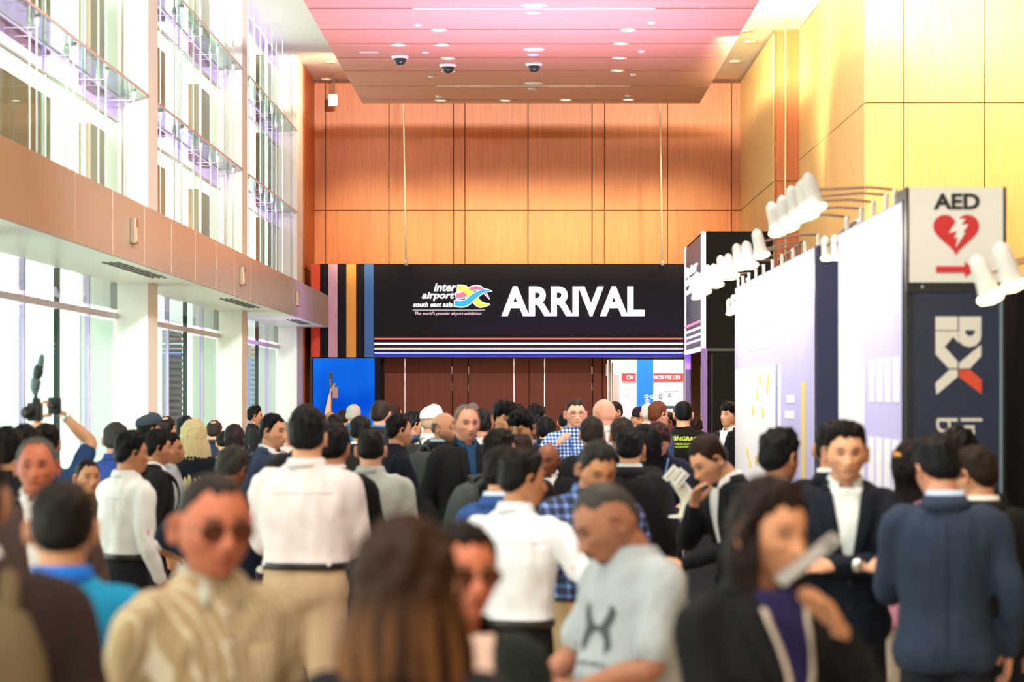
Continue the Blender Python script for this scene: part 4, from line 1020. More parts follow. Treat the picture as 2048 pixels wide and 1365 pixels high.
def collar_mesh(jacket=False, spread=1.0):
    k = (jacket, spread)
    if k in COLLC: return COLLC[k]
    g = G(); rows = []
    a0 = 24 if not jacket else 62
    for az in np.linspace(a0, 360 - a0, 40):
        a = math.radians(az); fr = max(0, math.cos(a)); sx, sf = math.sin(a), math.cos(a)
        bz = 1.452 - .024 * fr; tip = max(0, 1 - (min(az, 360 - az) - a0) / 26) if not jacket else 0
        if jacket:
            pts = [(.070, bz - .012), (.067, bz + .020), (.074, bz + .025), (.107, bz - .032)]
        else:
            pts = [(.061, bz - .010), (.060, bz + .036 - .012 * fr), (.067, bz + .039 - .012 * fr), (.083 + .022 * tip, bz - .004 - .042 * tip)]
        rows.append([(sx * r, sf * r * .98 - .012 + .004 * fr, z) for r, z in pts])
    inner = []
    for R in rows: inner.append([(p[0] * .965, p[1] * .965, p[2] - .001) for p in R][::-1])
    g.rings([r + i for r, i in zip(rows, inner)])
    me = bpy.data.meshes.new('collar'); me.from_pydata(emit_pts(g), [], g.f)
    bm = bmesh.new(); bm.from_mesh(me); bmesh.ops.recalc_face_normals(bm, faces=bm.faces[:]); bm.to_mesh(me); bm.free()
    me.polygons.foreach_set('use_smooth', [True] * len(me.polygons)); COLLC[k] = me; return me
def onto(bvh, x, z, front=True, off=.003):
    """point of the cloth surface seen from the front (or back) at (x, z)"""
    y0 = -.9 if front else .9
    for dx in (0, .01, -.01, .02, -.02):
        dr = Vector((0, 1 if front else -1, 0)); h = bvh[0].ray_cast(Vector((x + dx, y0, z)), dr); t = bvh[1].ray_cast(Vector((x + dx, y0, z)), dr)
        if t[0] is not None and h[0] is not None and t[3] - h[3] > .035: h = t      # an arm is in front
        if h[0] is not None: return Vector((x, h[0].y - off * (1 if front else -1), z))
    return Vector((x, (-.10 if front else .10), z))
def patch(bvh, name, rows, mat, parent, front=True, off=.003, nx=8):
    """rows: list of (z, x0, x1); a thin cloth laid on the surface"""
    g = G(); R = []
    for z, xa, xb_ in rows:
        top = [onto(bvh, xa + (xb_ - xa) * i / nx, z, front, off) for i in range(nx + 1)]
        R.append(top)
    D = Vector((0, (.004 if front else -.004) + 0, 0))
    g.rings([r + [p + D for p in r][::-1] for r in R])
    return g.build(name, mat, parent, True)
def wrap_text(bvh, string, x0, x1, z0, z1, mat, parent, front, mirror=False, **kw):
    me = text_mesh(string, extrude=0, **kw); co = np.array([v.co[:] for v in me.vertices]); lo, hi = co.min(0), co.max(0)
    for v, c in zip(me.vertices, co):
        a = (c - lo) / (hi - lo + 1e-9); x = x0 + (x1 - x0) * a[0]; z = z0 + (z1 - z0) * a[1]; v.co = onto(bvh, x, z, front, .005)
    me.materials.clear(); me.materials.append(mat); me.name = 'lettering'; return link('lettering', me, parent)
def face_print(bvh, name, pts, mat, parent, front=True, off=.004):
    """flat print: outline triangulated and laid on the cloth"""
    bm = bmesh.new(); vs = [bm.verts.new((p[0], 0, p[1])) for p in pts]; bm.faces.new(vs)
    bmesh.ops.triangulate(bm, faces=bm.faces[:]); bmesh.ops.subdivide_edges(bm, edges=bm.edges[:], cuts=2, use_grid_fill=True)
    for v in bm.verts: v.co = onto(bvh, v.co.x, v.co.z, front, off)
    me = bpy.data.meshes.new(name); bm.to_mesh(me); bm.free(); me.materials.append(mat); return link(name, me, parent)

PEOPLE = []
BUT = []
def button(q, sc, mat, root):
    if not BUT:
        g = G().lathe((0, 0, 0), [(.001, -.006), (.006, -.002), (.006, .002), (.001, .006)], 8)
        me = bpy.data.meshes.new('button'); me.from_pydata(g.v, [], g.f); me.materials.append(mat); BUT.append(me)
    o = link('button', BUT[0], root); o.location = q; o.scale = (sc, sc * .6, sc); o.material_slots[0].link = 'OBJECT'; o.material_slots[0].material = mat
def resolve(specs):
    """keep people at least 0.40 m apart by easing their distances along the room"""
    ps = [[(p['px'] - VX) / p['s'], F / p['s']] for p in specs]
    pos = np.array([[a, b] for a, b in ps]); ray = np.array([(p['px'] - VX) / F for p in specs]); Y = pos[:, 1].copy()
    rad = [.285 + (.10 if 'bag' in p_ else 0) + (.06 if p_.get('arms') else 0) + .1 * (p_.get('girth', 1) - 1) for p_ in specs]
    for it in range(600):
        X = ray * Y; moved = 0
        for i in range(len(Y)):
            for j in range(i):
                dx, dy = X[i] - X[j], Y[i] - Y[j]
                rr = rad[i] + rad[j]
                if abs(dx) < rr and abs(dy) < rr:
                    need = math.sqrt(max(0, rr ** 2 - dx * dx))
                    if abs(dy) < need:
                        m = (need - abs(dy)) * .3 * (1 if dy >= 0 else -1)
                        fi = 0 if specs[i].get('fix') else 1; fj = 0 if specs[j].get('fix') else 1
                        Y[i] += m * fi; Y[j] -= m * fj; moved = max(moved, abs(m))
        if moved < .002: break
    return Y
def rings_about(c, r, n): return [(c[0] + math.cos(a) * r, c[1], c[2] + math.sin(a) * r) for a in np.linspace(0, 2 * math.pi, n + 1)[:-1]]
def build_person(p, Y, idx):
    s = F / Y; X = (p['px'] - VX) / s; Htop = EYE + (VY - p['py']) / s
    k = Htop / 1.712; rot = math.radians(p['rot'])
    root = empty('person', (X, Y, 0), rot, p['label'], 'person'); root.scale = (k, k, k)
    PEOPLE.append(root)
    lean = p.get('lean', .02); girth = p.get('girth', 1.0); fem = p.get('fem', 0.0); belly = p.get('belly', 0.0)
    vox = .0125 if s > 420 else (.016 if s > 260 else .021)
    arms = p.get('arms', ('down', 'down')); seed = idx
    yaw, pitch, roll = p.get('head', (0, 0, 0))
    off = spine(1.5, lean)
    piv = Vector((0, -(off - .015), 1.46))
    HM = Matrix.Translation(piv) @ Matrix.Rotation(math.radians(yaw), 4, 'Z') @ Matrix.Rotation(math.radians(pitch), 4, 'X') @ Matrix.Rotation(math.radians(roll), 4, 'Y') @ Matrix.Translation(Vector((0, -.022, .120)))
    hk = p.get('hk', 1.0); HM = HM @ Matrix.Scale(hk, 4)
    hv, hc, hf = head_mesh(fem, p.get('wide', 1.0), p.get('beard', 0), s < 260)
    # ---- body: head, neck, trunk, limbs and hands in one mesh
    g = G()
    torso_geo(g, lean, girth * .90, -.012, .80, 1.435, fem, belly)
    jaw = HM @ Vector((0, .012, -.035)); jaw = Vector((jaw.x, -jaw.y, jaw.z))
    nk = .057 * (1 - .14 * fem) * (1 + (girth - 1) * .8)
    tube2(g, [(0, spine(1.38, lean) - .016, 1.36), (0, spine(1.43, lean) - .014, 1.44), ((jaw.x) * .6, (spine(1.45, lean) - .010 + jaw.y) / 2, 1.49), (jaw.x, jaw.y, jaw.z)], [nk * .98, nk * 1.02, nk, nk * .98], 18, 3)
    sleeve = p.get('sleeve', 'long'); wr = []
    for sd, ps in zip((1, -1), arms):
        ps = POSE[ps] if isinstance(ps, str) else ps
        S, E, Wv = arm_points(sd, ps, lean, girth); q = (girth - 1) * .03 - fem * .006
        sh = 0 if sleeve == 'long' else .003
        tube2(g, [S.lerp(Vector((0, S.y, S.z)), .3), S, S.lerp(E, .5), E, E.lerp(Wv, .35), Wv], [.05, .050 + q, .044 + q + sh, .037 + q + sh, .037 + q + sh, .025 + q * .5], 12)
        D = (Wv - E).normalized(); N = Vector((-sd, 0, 0)) if abs(D.x) < .75 else Vector((0, 0, -1))
        if ps[0][2] > 1.0 and ps[0][2] < 1.5: N = Vector((-sd * .8, -.3, -.4)) if True else N
        if 'palm' in p: N = Vector(p['palm'])
        hand_geo(g, Wv, D, N, sd, p.get('curl', .55)); wr.append((Wv, D, N))
    for sd in (-1, 1): tube2(g, [(sd * .085, 0, .84), (sd * .092, .005, .47), (sd * .10, -.012, .09)], [.075, .05, .038], 10, 2)
    bv = np.array(emit_pts(g)); hw = np.stack([hv[:, 0], -hv[:, 1], hv[:, 2], np.ones(len(hv))], -1) @ np.array(HM).T
    V = np.concatenate([bv, hw[:, :3]]); n0 = len(bv)
    fs = g.f + [tuple(int(i) + n0 for i in q) for q in hf]
    me = bpy.data.meshes.new('body'); me.from_pydata([tuple(v) for v in V], [], fs)
    ca = me.attributes.new('face', 'FLOAT_COLOR', 'POINT'); cc = np.zeros((len(V), 4)); cc[:, 3] = 1; cc[n0:] = hc; ca.data.foreach_set('color', cc.ravel())
    bm = bmesh.new(); bm.from_mesh(me); bmesh.ops.recalc_face_normals(bm, faces=bm.faces[:]); bm.to_mesh(me); bm.free()
    me.polygons.foreach_set('use_smooth', [True] * len(me.polygons))
    link('body', me, root, skin(p.get('skin', 'asian')))
    # ---- hair and head wear
    hs = p.get('hair', 'short'); hm = hairmat(p.get('hc', '1c1614'), p.get('tip'))
    if hs != 'none':
        ho = link('hair', hair_mesh(hs, idx % 3, s < 260), root); ho.matrix_local = HM
        ho.data.materials.append(hm) if len(ho.data.materials) == 0 else None
        ho.material_slots[0].link = 'OBJECT'; ho.material_slots[0].material = hm
    if 'long' in p:
        L, fl_, a0, bul = p['long']
        me = curtain_mesh(L, fl_, a0, idx % 5, 0, bul)
        lo = link('long_hair', me, root); lo.matrix_local = Matrix.Translation(HM.to_translation()) @ Matrix.Rotation(math.radians(yaw), 4, 'Z')
        if len(me.materials) == 0: me.materials.append(hm)
        lo.material_slots[0].link = 'OBJECT'; lo.material_slots[0].material = hm
    def headpart(g, name, mat, smooth=True):
        g.v = [(v[0], -v[1], v[2]) for v in g.v]; o = g.build(name, mat, root, smooth); o.matrix_local = HM; return o
    if 'cap' in p:
        kind, colr = p['cap']; g = G(); mt = fabric(colr)
        R = []
        low = .045 if kind != 'beanie' else .03
        for t in np.linspace(0, 1, 9):
            rr = math.cos(t * math.pi / 2) ** .55 if t < 1 else 0.02; zz = low + (.132 - low if kind != 'beanie' else .145 - low) * math.sin(t * math.pi / 2)
            fl_ = .012 if kind == 'flat' else 0
            R.append([(math.sin(a) * (.087 + fl_ * math.sin(t * 3.1)) * rr, math.cos(a) * (.107 + fl_ * math.sin(t * 3.1)) * rr - .004, zz + (-.018 if kind != 'beanie' else -.01) * -math.cos(a)) for a in np.linspace(0, 2 * math.pi, 25)[:-1]])
        g.rings(R); c = headpart(g, {'beanie': 'beanie', 'flat': 'flat_cap'}.get(kind, 'cap'), mt)
        if kind in ('base', 'flat'):
            g = G(); br = []
            for t in np.linspace(-1, 1, 13):
                a = t * 1.15; r1 = .098; r2 = .098 + (.062 if kind == 'base' else .035) * math.cos(t * 1.35)
                z_ = low + .016 + .002; br.append([(math.sin(a) * .084, math.cos(a) * .100, z_), (math.sin(a) * .084 * r2 / r1, math.cos(a) * r2, z_ - .012), (math.sin(a) * .084 * r2 / r1, math.cos(a) * r2, z_ - .016), (math.sin(a) * .084, math.cos(a) * .1, z_ - .005)])
            g.rings(br); headpart(g, 'brim', mt)
    if 'glasses' in p:
        dark = p['glasses'] == 'sun'; fmt = plain('15100e', .3); g = G()
        for sd in (-1, 1):
            ring = [(sd * .032 + math.cos(a) * .0255, .0955 - abs(math.cos(a) * sd * .004), .000 + math.sin(a) * (.019 if not dark else .021)) for a in np.linspace(0, 2 * math.pi, 17)]
            g.tube(ring, .0018 if not dark else .0015, 5)
            g.tube([(sd * .057, .092, .004), (sd * .077, .06, .006), (sd * .081, 0, .002), (sd * .078, -.02, -.014)], .0016, 5)
        g.tube([(-.008, .098, .003), (0, .1, .006), (.008, .098, .003)], .0018, 5)
        gl = headpart(g, 'glasses', fmt if not dark else plain('8a7350', .3, .6))
        if dark:
            for sd in (-1, 1):
                g = G().rings([[(sd * .032 + math.cos(a) * .029 + sd * .002, .097 + dd - abs(math.cos(a)) * .004, -.003 + math.sin(a) * .021) for a in np.linspace(0, 2 * math.pi, 17)[:-1]] for dd in (0, .002)])
                g.v = [(v[0], -v[1], v[2]) for v in g.v]; lo = g.build('lens', plain('4a1a0e', .12), gl)
    if p.get('mask'):
        g = G(); R = []
        for z_, w_ in ((-.024, .055), (-.05, .066), (-.08, .060), (-.105, .040)):
            R.append([(math.sin(a) * w_ * 1.1, .078 + (.030 * math.cos(a * 1.4)) if True else 0, z_) for a in np.linspace(-1.15, 1.15, 11)] + [(math.sin(a) * w_ * 1.0, .068 + .028 * math.cos(a * 1.4), z_) for a in np.linspace(1.15, -1.15, 11)])
        g.rings(R); headpart(g, 'face_mask', fabric('e8eef0'))
    if 'earring' in p:
        for sd in (-1, 1): headpart(G().lathe((sd * .083, -.004, -.050), [(.001, -.008), (.007, 0), (.001, .008)], 8), 'earring', plain('e8e4dc', .2, .5))
    if 'clip' in p: headpart(G().bevbox(.045, .075, -.08, -.06, .05, .075, .005).bevbox(.03, .05, -.095, -.075, .05, .068, .004), 'hair_clip', plain('c8924a', .3, .6))
    # ---- clothes
    kind = p.get('top', 'shirt'); c1 = p['c1']; mat1 = c1 if not isinstance(c1, str) else fabric(c1)
    c2 = p.get('c2', 'f2f2f2'); mat2 = c2 if not isinstance(c2, str) else fabric(c2)
    trou = fabric(p.get('tr', '22242c'))
    mk = 'jacket' if kind in ('suit', 'blazer', 'coat') else ('short' if sleeve == 'short' else 'long')
    me, bvh = top_mesh(mk, arms, lean, girth, fem, belly, vox, p.get('tuck', False), seed)
    pname = {'suit': 'suit_jacket', 'blazer': 'blazer', 'coat': 'jacket', 'shirt': 'shirt', 'polo': 'polo_shirt', 'tee': 't_shirt', 'knit': 'cardigan'}[kind]
    o = link(pname, me, root);
    if len(me.materials) == 0: me.materials.append(mat1)
    o.material_slots[0].link = 'OBJECT'; o.material_slots[0].material = mat1
    yo = -spine(1.44, lean)
    def addc(name, me, mat, dz=0, sc=1.0):
        if len(me.materials) == 0: me.materials.append(mat)
        o = link(name, me, root); o.material_slots[0].link = 'OBJECT'; o.material_slots[0].material = mat
        gz = (girth - 1) * .8 + 1; o.scale = (gz * sc, gz * sc, 1); o.location = (0, yo, dz); return o
    if kind in ('suit', 'blazer', 'coat'):
        if p.get('under', True): addc('collar', collar_mesh(), mat2, .004)
        addc('jacket_collar', collar_mesh(True), mat1, 0, 1.02)
        if p.get('vneck', s > 180) and not p.get('closed'):
            zb_, w0 = p.get('vz', 1.05), p.get('vw', .050)
            rows = [(zb_ + (1.44 - zb_) * t, -(.006 + w0 * t ** .85), .006 + w0 * t ** .85) for t in np.linspace(0, 1, 12)]
            patch(bvh, 'shirt_front', rows, mat2, root, True, .004)
            for sd in (-1, 1):
                rows = [(zb_ - .02 + (1.44 - zb_) * t, sd * (.004 + w0 * t ** .85 - .002), sd * (.012 + w0 * t ** .85 + .052 * math.sin(min(1, t * 1.25) * math.pi * .5) * (1 if t < .78 else (1 - (t - .78) / .22 * .55)))) for t in np.linspace(.0, .98, 14)]
                patch(bvh, 'lapel', rows, mat1, root, True, .010, 3)
            for zz in (zb_ - .05, zb_ - .15): button(onto(bvh, .012, zz, True, .006), 1.4, plain('1a1a1e', .3), root)
            if p.get('tie'): patch(bvh, 'tie', [(1.43 - (1.43 - zb_) * t, -(.014 + .018 * t), .014 + .018 * t) for t in np.linspace(0, 1, 8)], fabric(p['tie']), root, True, .009, 3)
        if s > 300:   # back vent seam and pocket flaps
            rows = [(zz, -.003, .003) for zz in np.linspace(.84, 1.40, 14)]; patch(bvh, 'back_seam', rows, mat1, root, False, .0045, 1)
            for sd in (-1, 1): patch(bvh, 'pocket_flap', [(.965, sd * .075, sd * .145), (.925, sd * .075, sd * .145)], mat1, root, True, .007, 3)
    elif kind in ('shirt', 'polo'):
        addc('collar', collar_mesh(), p.get('cc') and fabric(p['cc']) or mat1, 0, 1.03)
        if s > 200:
            patch(bvh, 'placket', [(zz, -.013, .013) for zz in np.linspace(.99 if kind == 'shirt' else 1.24, 1.415, 14)], mat1, root, True, .003, 2)
            for zz in np.linspace(1.02 if kind == 'shirt' else 1.27, 1.38, 6 if kind == 'shirt' else 3): button(onto(bvh, 0, zz, True, .006), 1, plain('e8e4da', .3), root)
        if s > 350:
            patch(bvh, 'yoke_seam', [(1.335, -.15, .15), (1.330, -.15, .15)], mat1, root, False, .003, 12)
            if kind == 'shirt': patch(bvh, 'chest_pocket', [(1.30, .055, .135), (1.20, .055, .135), (1.19, .065, .125)], mat1, root, True, .004, 4)
        if sleeve == 'long':
            for sd, ps in zip((1, -1), arms):
                S, E, Wv = arm_points(sd, POSE[ps] if isinstance(ps, str) else ps, lean, girth); g = G(); D = (Wv - E).normalized(); a = Wv - D * .065
                tube2(g, [a, Wv - D * .012], [.034 + (girth - 1) * .05, .033 + (girth - 1) * .05], 14, 2); g.v = emit_pts(g); g.build('cuff', mat1, root, True)
    elif kind in ('tee', 'knit'):
        g = G(); nr = .069 * (1 + (girth - 1) * .8) + .003
        for_ = []
        for a in np.linspace(0, 2 * math.pi, 33): for_.append((math.sin(a) * nr, math.cos(a) * nr * .98 + spine(1.43, lean) - .010, 1.462 - .026 * max(0, math.cos(a))))
        g.tube(for_, .0075, 8); g.v = emit_pts(g); g.build('neckband', mat1 if 'cc' not in p else fabric(p['cc']), root, True)
    if True:
        lm = legs_mesh(round(girth, 2), p.get('stance', 0.0), .016 if s > 300 else .024)
        o = link('trousers', lm, root)
        if len(lm.materials) == 0: lm.materials.append(trou)
        o.material_slots[0].link = 'OBJECT'; o.material_slots[0].material = trou
        for sd in (-1, 1):
            sm = shoe_mesh()
            if len(sm.materials) == 0: sm.materials.append(plain('1c1816', .35))
            o = link('shoe', sm, root); o.location = (sd * .10, .0 - p.get('stance', 0) * sd, 0)
    if p.get('tuck'):
        g = G(); R = []
        for z_, e_ in ((.978, .0), (.980, .005), (1.010, .005), (1.012, 0)):
            R.append([(math.cos(a) * (.160 * girth + .004 + e_), math.sin(a) * ((.110 * girth) + .004 + e_ + belly * .25) - .004 + belly * .3, z_) for a in np.linspace(0, 2 * math.pi, 33)[:-1]])
        g.rings(R); g.v = emit_pts(g); b = g.build('belt', plain('1a1512', .4), root, True)
        gg = G().box(-.02, .02, -(.112 * girth + belly * .55 + .014), -(.112 * girth + belly * .55 + .006), .978, 1.012); gg.build('buckle', plain('b8b0a0', .25, .8), b)
    if 'lanyard' in p:
        lc = fabric(p['lanyard'])
        for sd in (-1, 1): patch(bvh, 'lanyard', [(1.43 - t * .36, sd * (.070 * (1 - t) + .004) - .007, sd * (.070 * (1 - t) + .004) + .007) for t in np.linspace(0, 1, 12)], lc, root, True, .012, 1)
        patch(bvh, 'badge', [(1.07, -.045, .045), (.95, -.045, .045)], plain('eeeef2', .4), root, True, .014, 2)
    if p.get('necklace'):
        g = G(); 
        for a in np.linspace(0, 2 * math.pi, 41)[:-1]:
            g.lathe((math.sin(a) * .074, math.cos(a) * .074 - .010 + spine(1.43, lean), 1.45 - .012 * math.cos(a) - .004), [(.001, -.006), (.006, 0), (.001, .006)], 6)
        g.v = emit_pts(g); g.build('necklace', plain('d8d4cc', .2, .6), root, True)
    if p.get('watch') is not None:
        Wv, D, N = wr[p['watch']]; g = G(); a = Wv - D * .03; tube2(g, [a - D * .012, a + D * .012], [.032, .032], 14, 1); g.v = emit_pts(g); g.build('wristwatch', plain('b8b8b0', .25, .8), root, True)
    if 'bag' in p:     # backpack straps belong to the pack: built below as its own thing
        cb = p['bag']; M = root.matrix_basis
        br = empty('backpack', root.location, rot, p['baglabel'], 'backpack'); br.scale = (k, k, k)
        y_ = .118 * girth + spine(1.2, lean) * -1 + .012
        bmat = fabric(cb, .7); g = G(); R = []
        for z_, hw_, dp in ((.93, .10, .10), (.95, .14, .14), (1.05, .155, .165), (1.18, .15, .16), (1.30, .14, .13), (1.38, .11, .09), (1.405, .05, .05)):
            R.append([(math.copysign(abs(math.cos(a)) ** .5, math.cos(a)) * hw_, y_ + dp / 2 + .004 + math.copysign(abs(math.sin(a)) ** .6, math.sin(a)) * dp / 2, z_) for a in np.linspace(0, 2 * math.pi, 25)[:-1]])
        G_ = G().rings(R); G_.build('pack_body', bmat, br, True)
        R = []
        for z_, hw_, dp in ((.96, .09, .02), (.98, .115, .035), (1.12, .115, .04), (1.16, .10, .01)):
            R.append([(math.copysign(abs(math.cos(a)) ** .5, math.cos(a)) * hw_, y_ + .150 + math.copysign(abs(math.sin(a)) ** .6, math.sin(a)) * dp, z_) for a in np.linspace(0, 2 * math.pi, 21)[:-1]])
        G().rings(R).build('front_pocket', bmat, br, True)
        G().tube([(-.115, y_ + .183, 1.135), (0, y_ + .195, 1.14), (.115, y_ + .183, 1.135)], .003, 6).build('zip', plain('9aa09c', .4, .5), br)
        G().tube([(-.04, y_ + .02, 1.40), (-.03, y_ + .03, 1.44), (.03, y_ + .03, 1.44), (.04, y_ + .02, 1.40)], .008, 6, sub=3).build('grab_handle', bmat, br, True)
        for sd in (-1, 1):
            g = G(); pts = [(sd * .075, y_ + .02, 1.39), (sd * .085, y_ - .06, 1.435), (sd * .095, -.085 * girth + -spine(1.35, lean), 1.395), (sd * .11, -(.135 * girth + .012) - spine(1.28, lean), 1.30), (sd * .135, -(.125 * girth + .01), 1.16), (sd * .175 * girth, -.02, 1.06), (sd * .13, y_ + .02, .98)]
            g.tube(pts, .022, 8, sub=4, flat=(Vector((0, 1, 0)), .35)); g.build('shoulder_strap', bmat, br, True)
    return root, bvh, wr, Y, k
# ================================================================ the crowd
PINK = 'f3e3e6'
CHECK = stripes('gingham', '27324e', '5a86c8', 'dfe8f4', 34)
PLAID = stripes('plaid', '20243c', '4b6cae', 'a9bfe6', 23)
STRIPE = stripes('stripe', 'a48c68', 'c9bda4', 'd8c8b0', 36)
P = []
def p(px, py, s, rot, label, **k): k.update(px=px, py=py, s=s, rot=rot, label=label); P.append(k)
# --- far rows under the portal, left to right
p(660, 822, 178, 172, 'sandy-haired man seen from behind in front of the blue screen, left of the raised stick', hair='buzz', hc='a07850', skin='pink', c1='3a4458')
p(669, 828, 200, 180, 'person with black hair seen from behind just below the raised selfie stick', hair='short', c1='4a5060')
p(686, 817, 160, 175, 'person with short brown hair raising the stick camera in front of the blue screen', hair='crop', hc='2c201c', skin='light', top='tee', sleeve='short', c1='d8d4d0', arms=('high', 'down'))
p(705, 809, 168, 160, 'man with silver-grey hair in a blue top before the blue screen', hair='short', hc='b8b4ae', skin='pink', c1='3f6fa8', top='polo', sleeve='short')
p(758, 798, 228, 150, 'tall man with cropped dark hair and dark jacket at the right edge of the screen', hair='crop', hc='2e2420', skin='pink', top='suit', c1='23262e', c2='2f6c9a', vneck=False)
p(783, 808, 172, 120, 'reddish dark-haired person half hidden behind the tall crop-haired man by the blue screen', hair='short', hc='3a1c1a', c1='3a2a30')
p(718, 834, 235, 165, 'man with thick black hair in a dark jacket, left of the tall crop-haired man', hair='full', hc='151210', top='suit', c1='2c2420', skin='tan', vneck=False)
p(789, 826, 272, 112, 'black-haired man in profile wearing a navy top, facing right', hair='short', hc='121012', top='polo', c1='161c30', arms=('front', 'front'))
p(820, 823, 205, 120, 'black-haired person in a blue top and face mask beside the man in the white cap', hair='full', hc='141214', c1='28508c', mask=True)
p(858, 813, 238, 140, 'man in a white cap and white shirt carrying a dark rucksack', hair='buzz', hc='c8a890', skin='pink', cap=('base', 'efe8e2'), c1='eef0f6', bag='2c2828', baglabel='dark rucksack worn over a white shirt by the man in the white cap')
p(878, 820, 268, 140, 'bald man in a black suit and pale blue shirt looking to the right', hair='bald', hc='6a5a50', skin='light', beard=2, top='suit', c1='20242c', c2='a8d4e8', head=(-76, 6, 0), bag='3f4446', baglabel='charcoal rucksack on the back of the bald man in the black suit', girth=1.04)
p(929, 806, 292, 24, 'grey-haired man in a black jacket and dark blue shirt glancing towards the camera', hair='recede', hc='8a7a70', skin='pink', top='suit', c1='1c1c20', c2='1f4a70', vw=.03, head=(-4, 4, 0), girth=1.06, wide=1.03)
p(946, 804, 150, 180, 'distant person with curly grey hair in front of the brown doors', hair='crop', hc='8f8690', skin='pink', c1='4a4050')
p(966, 820, 225, 200, 'woman with short black hair and a silver necklace, seen from behind', hair='full', hc='151213', skin='tan', fem=1, necklace=True, top='tee', sleeve='short', c1='d8b8b0')
p(1003, 799, 256, 22, 'young man with thick black mop of hair and white collar facing the camera', hair='mop', hc='0e0d10', skin='asian', c1='f0eeee', head=(4, 10, 0))
p(1036, 810, 168, 180, 'black-haired person far back between the mop-haired man and the brown doors', hair='full', hc='141214', c1='2c2c34')
p(1070, 808, 205, 165, 'person with black hair behind the young man leaning in the navy jacket', hair='full', hc='121116', c1='3a2c2c')
p(1058, 817, 285, -24, 'young man with swept black fringe, navy jacket and patterned white shirt looking down left', hair='fringe', hc='101012', top='suit', c1='26324c', c2=stripes('plaid', 'e8e6e0', '8a8c90', '40444c', 30), head=(-6, 14, 0), lean=.06)
p(1091, 833, 212, 180, 'person with a rounded black haircut, back turned, beside the navy jacket man', hair='bob', hc='0f0e12', c1='20202a')
p(1150, 797, 226, 8, 'tall man with glasses and blue and white gingham shirt speaking with a raised hand', hair='short', hc='3a2a20', skin='pink', c1=CHECK, glasses='clear', lanyard='2f62b0', arms=('down', 'wave'), girth=1.22, belly=.06, wide=1.06)
p(1129, 826, 158, 180, 'black-haired person far back, left of the man in the gingham shirt', hair='short', hc='141214', c1='23283c')
p(1214, 794, 242, -128, 'tall completely bald man in a white shirt with dark lanyard, back turned', hair='none', skin='pink', c1='e6e4e0', lanyard='2a3860', girth=1.08)
p(1234, 801, 170, -60, 'dark-bearded man in a dark suit partly hidden right of the bald man', hair='crop', hc='2a2020', skin='light', beard=2, top='suit', c1='20242e')
p(1273, 814, 160, 10, 'person in a dark purple beanie in front of the bright doorway', hair='buzz', hc='201820', skin='asian', cap=('beanie', '2e1c38'), c1='e4e2e4', head=(10, 16, 0))
p(1296, 807, 165, 180, 'white-haired person beside the blue column', hair='short', hc='d8d4d0', skin='pink', c1='d4d4dc')
p(1311, 802, 208, 122, 'auburn-haired man with glasses and navy suit, seen from behind', hair='short', hc='6e3a20', skin='pink', top='suit', c1='2a3a58', glasses='clear')
p(1341, 822, 178, -75, 'dark-skinned man in a black suit facing left beside the man with the lettered shirt', hair='crop', hc='121012', skin='brown', top='suit', c1='1c2030')
SINGRA = len(P)
p(1367, 802, 208, 182, 'man from behind in a black top with yellow-green lettering', hair='short', hc='121214', skin='light', top='tee', c1='131414', girth=1.14, sleeve='long')
p(1391, 834, 160, 185, 'woman with reddish dark hair and an earring, in the black tower doorway', hair='bob', hc='2a1418', fem=1, c1='1c1c20', earring=1)
p(1462, 805, 199, -48, 'young man with wavy black hair looking up left beside the printed wall', hair='fringe', hc='14110f', skin='light', top='suit', c1='16181e', head=(0, -6, 0), fix=1)
# --- middle rows
p(1318, 838, 292, -6, 'young man with brown fringe and navy embroidered shirt looking down at the desk', hair='mop', hc='4a2a22', skin='light', top='polo', c1='1c2440', lanyard='7c9cd0', head=(0, 28, 0), arms=('desk', 'desk'), lean=.08)
p(1246, 834, 296, 185, 'brown-haired man in a black suit standing right behind the black-haired man with pale collar', hair='short', hc='3a2c24', skin='light', top='suit', c1='1c1e26')
p(1259, 857, 335, 172, 'man with rounded black hair and pale collar, dark suit seen from behind', hair='full', hc='0f0f12', skin='asian', top='coat', c1='1f1c20', c2='dce8ec', girth=1.12, closed=True)
p(1297, 849, 300, -70, 'woman with long black hair and a white earpiece in profile', hair='female', hc='121014', fem=1, skin='asian', c1='16161a', long=(.30, .02, 75, 1.0), earring=1)
p(1184, 833, 292, 178, 'man with dark greyish hair seen from behind, below the gingham shirt man', hair='short', hc='38322c', skin='light', top='suit', c1='24262c')
PLAIDMAN = len(P)
p(1180, 867, 460, 14, 'man in a navy plaid shirt and khaki trousers looking down at his hands', hair='short', hc='2e302e', skin='tan', c1=PLAID, cc='5f82b8', head=(8, 26, 0), tuck=True, tr='a98d68', arms=('pocket', 'chest'), belly=.03, girth=1.04)
p(1097, 880, 300, -6, 'bald brown-skinned man peering out from behind the white-shirted man', hair='bald', hc='201814', skin='brown', top='suit', c1='16161a', head=(-14, 10, 6))
p(990, 861, 345, 112, 'person with full black hair behind the navy-suited shoulder, carrying a grey rucksack', hair='full', hc='181312', skin='asian', c1='3c4040', bag='3f4644', baglabel='grey-green rucksack in the middle of the crowd beside the blue suit')
p(1036, 866, 345, 160, 'brown-haired person wedged just right of the full black hair', hair='short', hc='33201a', c1='2a2422')
WHITEMAN = len(P)
p(1030, 896, 505, 165, 'man in a crisp white shirt and black trousers walking away, face turned right', hair='quiff', hc='15110f', skin='tan', c1='eceef8', tuck=True, tr='141417', arms=('down', 'out'), head=(-48, 4, 0), sleeve='long', stance=.12)
